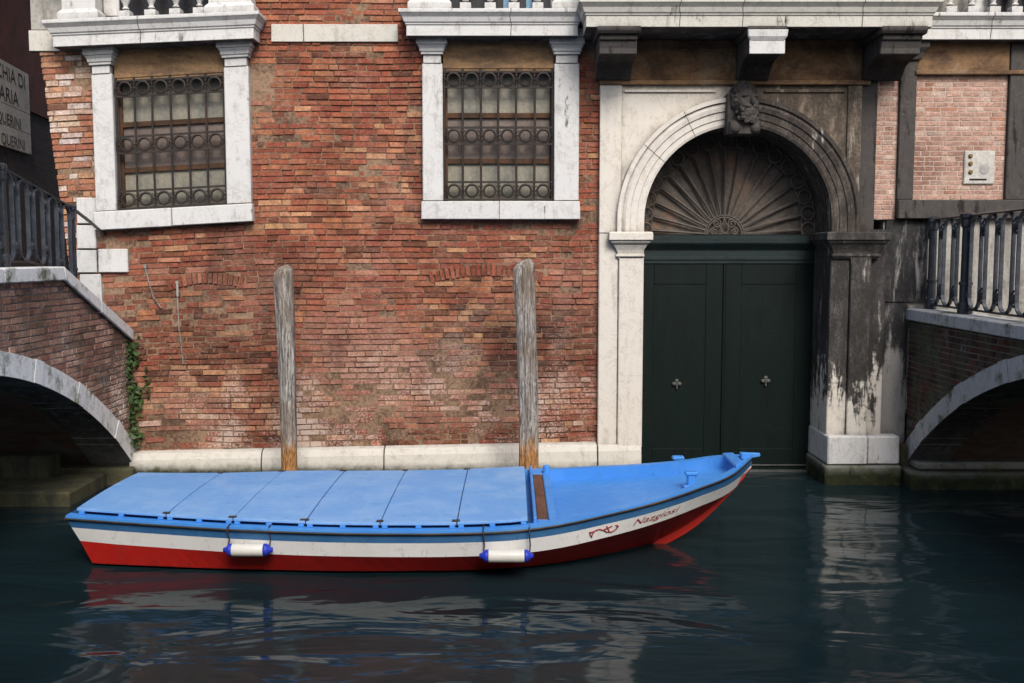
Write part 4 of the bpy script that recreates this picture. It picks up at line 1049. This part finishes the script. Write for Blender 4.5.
def bridge(xf, sgn, label, brickm, stonem, ctop, cy_knots, palette, rails, ledge):
    """xf: plane of the visible face; sgn: +1 when the face looks to +x; ctop(y): top of the coping"""
    br = empty('bridge', (xf, 0, 0), label, 'bridge')
    X2 = xf - sgn * 3.0; Y0, Ye = -.0, -10.06
    loc = lambda x: x - xf
    ys = np.linspace(Y0, Ye, 61)
    b = MB(); x0 = 0; x1 = loc(X2); ct = .17
    for i in range(60):
        a, c = ys[i], ys[i + 1]; za, zc = intr(a), intr(c); ta, tc = ctop(a) - ct, ctop(c) - ct
        for xx in (x0, x1): b.add([(xx, a, za), (xx, c, zc), (xx, c, tc), (xx, a, ta)], [(0, 1, 2, 3)], ncol, 1)
        b.add([(x0, a, za), (x1, a, za), (x1, c, zc), (x0, c, zc)], [(0, 1, 2, 3)], ncol, 2)
        b.add([(x0, a, ta - .25), (x1, a, ta - .25), (x1, c, tc - .25), (x0, c, tc - .25)], [(0, 1, 2, 3)], ncol, 3)
    def keep(s, z):
        y = -s; r = math.hypot(y - CR, z - ZCEN); return r > RAD + .1 and z < ctop(y) - ct + .02
    mp = lambda s, z, d: (sgn * d, -s, z)
    bricks(b, lambda z: 0.0, lambda z: 10.0, .25, 3.1, [], mp, palette, course=.078, keep=keep, proud=(.004, .014))
    b.build('spandrel', [M[brickm], M['mortar_dark'], M['vault'], M['pavement']], br)
    # arch ring of long and narrow stones
    for face in (0, 1):
        rg = MB(); xx = 0 if face == 0 else x1; s_ = sgn if face == 0 else -sgn
        a0 = math.acos(min(1, max(-1, (Y0 - CR) / RAD))); a1 = math.acos((Ye - CR) / RAD); L = abs(a1 - a0) * RAD; t = 0; k = 0
        seq = [.95, .20, 1.12, .22]
        while t < L - .05:
            l = seq[k % 4] * (1 if k else .8); e = min(t + l, L); nn = 6
            pr = .045 if k % 2 == 0 else .055; th = .25 if k % 2 == 0 else .26
            xo, xi = xx + s_ * pr, xx - s_ * .55
            sec_ = []
            for j in range(nn + 1):
                a = a0 + (a1 - a0) * (t + .001 + (e - t - .002) * j / nn) / L; c_, d_ = math.cos(a), math.sin(a)
                sec_.append([(xo, CR + (RAD - .015) * c_, ZCEN + (RAD - .015) * d_), (xo, CR + (RAD + th) * c_, ZCEN + (RAD + th) * d_), (xi, CR + (RAD + th - .02) * c_, ZCEN + (RAD + th - .02) * d_), (xi, CR + (RAD - .02) * c_, ZCEN + (RAD - .02) * d_)])
            rg.rings(sec_); t = e; k += 1
        rg.build('arch_ring', M[stonem], br, .003)
    cp = MB()
    for face in (0, 1):
        xx = 0 if face == 0 else x1; s_ = sgn if face == 0 else -sgn
        for a, c in zip(cy_knots[:-1], cy_knots[1:]):
            cp.rings([[(xx + s_ * .07, y, ctop(y) - ct), (xx + s_ * .07, y, ctop(y)), (xx - s_ * .36, y, ctop(y)), (xx - s_ * .36, y, ctop(y) - ct)] for y in (a - .003, c + .003)])
    split(cp, 'coping', M[stonem], br, .015)
    for args in rails: railing_panel(br, *args)
    # stepped footing under the springing
    ft = MB(); ft.box(-sgn * -.10, x1, -.32, 0.0, -.8, .24, j=.004); 
    if ledge: ft.box(-sgn * .25, x1, -1.55, -.33, -.8, .20, j=.01); ft.box(-sgn * .9, x1, -.75, -.30, .1, .5, j=.01)
    split(ft, 'footing', M['bridge_dark'] if not ledge else M['quay'], br, .03)
    return br
vm = S('vault_brick'); bt_ = vm.n.new('ShaderNodeTexBrick')
mpn = vm.n.new('ShaderNodeMapping'); vm.l.new(vm.pos, mpn.inputs[0])
cmb = vm.n.new('ShaderNodeCombineXYZ'); vm.l.new(vm.X, cmb.inputs[0]); vm.l.new(vm.M('ADD', vm.Z, vm.M('MULTIPLY', vm.Y, -.6)), cmb.inputs[1])
vm.l.new(cmb.outputs[0], bt_.inputs[0]); bt_.inputs['Scale'].default_value = 1
bt_.inputs['Brick Width'].default_value = .26; bt_.inputs['Row Height'].default_value = .075; bt_.inputs['Mortar Size'].default_value = .006
bt_.inputs['Color1'].default_value = (.16, .065, .04, 1); bt_.inputs['Color2'].default_value = (.07, .04, .03, 1); bt_.inputs['Mortar'].default_value = (.11, .10, .09, 1)
M['vault'] = vm.fin(vm.mix(vm.R(vm.noise(1.6, 6, .7), .45, .65), bt_.outputs[0], (.12, .11, .09)), .9, vm.bump(vm.noise(20, 4), .5, .01))

XLf = -5.49; XRf = 5.70
def ctopL(y):
    return 2.19 + .93 * (-y / 2.15) if y > -2.15 else (3.115 if y > -7.9 else 3.115 - .93 * ((-7.9 - y) / 2.15))
palL = lambda x, z: tuple(.5 * q + .5 * w_ * sum(c) / 3 for c in (pick(dict(brown=3, rose=3, dark=1.5, red=1, pink=1.5)),) for q, w_ in zip(c, (1.15, 1.0, .85)))
palR = lambda x, z: pick(dict(brown=3, dark=3, rose=1.5, red=1))
sx = lambda o: o
ztL = lambda y: 3.54 + .30 * min(-y, 1.1) + .21 * max(0, min(-y, 8) - 1.1)
zt2 = lambda y: min(ztL(y), 4.35)
zfL = lambda y: ctopL(y)
bl = bridge(XLf, 1, 'left bridge with grey brick side and white stone arch ring', 'brick_left', 'bridge_stone', ctopL,
            [0, -1.1, -2.15, -3.6, -5.0, -6.4, -7.9, -10.06], palL,
            [(-.27, -1.12, -4.5, zfL, zt2, .34, [(-1.12, .045), (-2.9, .045)], 1), (-2.7, -1.12, -4.5, zfL, zt2, .34, [(-1.12, .045), (-4.5, .045)], 1)], True)
hr_ = MB(); hr_.tube([(-.27, -1.12, ztL(-1.12)), (-.27, -.55, ztL(-.55) + .0), (-.30, 0, ztL(0))], .024, 6); hr_.build('hand_rail', M['iron_black'], bl)
ctopR = lambda y: 2.50 - .02 * min(1, -y / 3) if y > -8.5 else 2.48 - .3 * (-8.5 - y)
b_r = bridge(XRf, -1, 'right bridge with mossy dark brick side and pale arch ring', 'brick_right', 'bridge_stone_r', ctopR,
             [0, -1.45, -3.0, -4.6, -6.2, -7.8, -8.5, -10.06], palR,
             [(.20, -.12, -9.0, ctopR, lambda y: 3.75 + .012 * -y, .40, [(-.22, .06), (-1.28, .075), (-5.0, .075), (-8.6, .075)], -1), (2.75, -.45, -9.0, ctopR, lambda y: 3.75 + .012 * -y, .40, [(-.42, .07), (-8.6, .075)], -1)], False)
ftn = MB(); ftn.box(-.14, 3.5, -.62, 0, -.8, .24, j=.006); ftn.box(-.02, 3.5, -.50, 0, .24, .36, j=.006); split(ftn, 'springer', M['bridge_dark'], b_r, .03)

# ivy in the corner between the left bridge and the wall
iv = empty('ivy_plant', (WX(130), -.1, 1.0), 'green ivy growing in the dark corner between left bridge and brick wall', 'plant')
lf = MB(); rnd = random.Random(5)
def leafc(cx, cy, cz, n, sx_, sz_, s0=.05):
    for _ in range(n):
        x, y, z = cx + rnd.gauss(0, sx_), cy + rnd.gauss(0, .05), cz + rnd.gauss(0, sz_); s = rnd.uniform(.5, 1.2) * s0; a = rnd.uniform(0, 2 * PI); ti = rnd.uniform(-.9, .9)
        if y > -.02: y = -.03
        dx, dz = math.cos(a) * s, math.sin(a) * s; px, pz = -dz * .55, dx * .55
        lf.add([(x - dx, y, z - dz), (x + px * .9, y - ti * s, z + pz * .9), (x + dx, y - abs(ti) * s * .5, z + dz), (x - px * .9, y + ti * s * .4 - .01, z - pz * .9)], [(0, 1, 2, 3)])
for (u, v, n, a, b) in ((129, 350, 70, .05, .07), (133, 362, 30, .06, .06), (131, 395, 60, .05, .16), (137, 400, 50, .06, .12), (131, 425, 50, .05, .12), (134, 440, 40, .06, .08), (129, 375, 30, .03, .1), (145, 385, 14, .05, .08)):
    x, z = W(u, v, -.1); leafc(x, -.1, z, n, a, b)
lp(lf, 'foliage', M['leaf'], iv)
sm_ = MB(); sm_.tube([(WX(129), -.05, .5), (WX(131), -.06, 1.2), (WX(129), -.05, 2.0)], .012, 5); lp(sm_, 'stem', M['stem'], iv)

# ================================================================== ALLEY HOUSE WITH STREET SIGNS
def AL(d, off=0.0):            # point on the alley wall plane at depth d from the lens
    x = -8.2 - .16 * (d - 14.3); return (x + off * .987, CY + d + off * .158)
ah = empty('alley_house', (*AL(15), 0), 'dark red plastered house in shade beyond the left bridge', 'house')
w = MB(); d0_, d1_ = 14.9, 26
def strip(mb_, da, db, z0a, z1a, z0b, z1b, off=0.0, th=.0, mi=0):
    a, b = AL(da, off), AL(db, off); a2, b2 = AL(da, off - max(th, .05)), AL(db, off - max(th, .05))
    mb_.add([(*a, z0a), (*b, z0b), (*b, z1b), (*a, z1a), (*a2, z0a), (*b2, z0b), (*b2, z1b), (*a2, z1a)], [(0, 1, 2, 3), (0, 3, 7, 4), (1, 5, 6, 2), (3, 2, 6, 7), (0, 4, 5, 1), (4, 7, 6, 5)], (1, 1, 1), mi)
strip(w, d0_, d1_, 0, 9, 0, 9, 0, 3.0); lp(w, 'wall', M['alley_brick'], ah)
w = MB(); strip(w, d0_, d1_, 5.9, 8.99, 5.9, 8.99, .04, .035); lp(w, 'plaster_band', M['plaster'], ah)
rf = MB(); strip(rf, d0_ - .3, d1_ + .3, 9.0, 9.3, 9.0, 9.3, .4, 4.0); lp(rf, 'roof', M['roof'], ah)
# house closing the far end of the alley, seen as darkness above
sg_rows = [('CHIA DI', .60, 0), ('CARIA', .60, 0), ('QUERINI', .42, 1), ('QUERINI', .42, 2)]
def depth_u(u): k = (u - 512) / 1000; return (-8.2 + .16 * 14.3) / (k + .16)
dR = depth_u(34); dL = depth_u(-14)
def zof(v, d): return H + (256 - v) / 1000 * d
zt_s = zof(78.5, dR); zbs = zof(156, dR); hh = zt_s - zbs
rows = [(1.0, .505, [('CHIA DI', .87, .17), ('CARIA', .62, .17)]), (.497, .255, [('QUERINI', .33, .13)]), (.247, 0, [('QUERINI', .085, .13)])]
labs = ['tall upper street sign reading CHIA DI and CARIA on the dark wall', 'middle street sign plaque reading QUERINI, directly under the tall sign', 'lowest street sign plaque reading QUERINI, bottom of the stack']
for (t1, t0, words), lab in zip(rows, labs):
    z1, z0 = zbs + hh * t1, zbs + hh * t0
    sgo = empty('street_sign', (*AL(dR, .05), z0), lab, 'street sign', 'street signs on the dark alley wall')
    m = MB(); strip(m, dL - 1.5, dR, z0, z1, z0, z1, .06, .055); lp(m, 'plaque', M['sign'], sgo)
    for txt, tz_, hgt in words:
        me = text_mesh(txt, 'lettering'); h0 = hh * hgt
        mxx = max(v.co.x for v in me.vertices); sc_ = h0 / .7
        wid = {'CHIA DI': 1.50, 'CARIA': 1.30, 'QUERINI': 1.22}[txt]
        zb_ = zbs + hh * (tz_ - hgt * .5)
        dend = dR - ({'CHIA DI': .22, 'CARIA': .62, 'QUERINI': .55}[txt] if txt != 'QUERINI' or t1 > .3 else .38)
        for v in me.vertices:
            d = dend - wid * (1 - v.co.x / mxx); p_ = AL(d, .064)
            v.co = Vector((p_[0] - sgo.location.x, p_[1] - sgo.location.y, zb_ + v.co.y * sc_ - sgo.location.z))
        me.materials.append(M['ink']); o = bpy.data.objects.new('lettering', me); C.objects.link(o); o.parent = sgo

# ================================================================== GROUND, WATER, OPPOSITE SIDE
wt = MB(); wt.add([(-90, -90, 0), (90, -90, 0), (90, 90, 0), (-90, 90, 0)], [(0, 1, 2, 3)])
tag(wt.build('water', M['water']), kind='structure')
pv = MB(); pv.box(-9, -6.0, .0, 30, -.8, 2.0); tag(pv.build('pavement', M['pavement']), kind='structure')
qd = MB(); qd.box(-14, 14, -20, -10.1, -.8, .9, 0); tag(qd.build('quayside', M['pavement']), kind='structure')
op = empty('house', (0, -19, .9), 'plain unseen house across the canal, added so light falls from above', 'house')  # out of view, added to block low sky so the facade is top-lit
m = MB(); HO = 9.0
mpo = lambda x, z, d: (x, -19 + d, z)
hs = [(x, x + 1.1, z, z + 1.9) for x in (-12, -8.5, -5, -1.5, 2, 5.5, 9) for z in (2.2, 5.8)]
plate(m, -14, 14, .9, HO, hs, mpo); m.box(-14, 14, -27, -19.3, .9, HO); lp(m, 'wall', M['stucco'], op)
for h in hs:
    k = MB(); k.box(h[0] - .12, h[1] + .12, -18.95, -18.9, h[2] - .15, h[2]); k.box(h[0], h[1], -19.2, -19.15, h[2], h[3]); lp(k, 'window', M['room'], op)

# ================================================================== LIGHT
w = bpy.data.worlds.new('World'); bpy.context.scene.world = w; w.use_nodes = True
nt = w.node_tree; bg = nt.nodes['Background']; sky = nt.nodes.new('ShaderNodeTexSky'); sky.sky_type = 'NISHITA'; sky.sun_disc = False
EL, AZ = math.radians(42), math.radians(165)     # azimuth measured from +Y towards +X
sky.sun_elevation = EL; sky.sun_rotation = AZ; sky.air_density = 1.0; sky.dust_density = 3.0; sky.ozone_density = 1.0
nt.links.new(sky.outputs[0], bg.inputs[0]); bg.inputs[1].default_value = .15
sd = bpy.data.lights.new('sun', 'SUN'); sd.energy = 2.6; sd.angle = math.radians(22); sd.color = (1, .965, .91)
so = bpy.data.objects.new('sun', sd); C.objects.link(so)
d = Vector((math.sin(AZ) * math.cos(EL), math.cos(AZ) * math.cos(EL), math.sin(EL)))
so.rotation_euler = d.to_track_quat('Z', 'Y').to_euler(); so.location = (0, 0, 20)
sc_ = bpy.context.scene
sc_.view_settings.view_transform = 'Standard'; sc_.view_settings.look = 'None'; sc_.view_settings.exposure = 0; sc_.view_settings.gamma = 1
sc_.cycles.max_bounces = 6
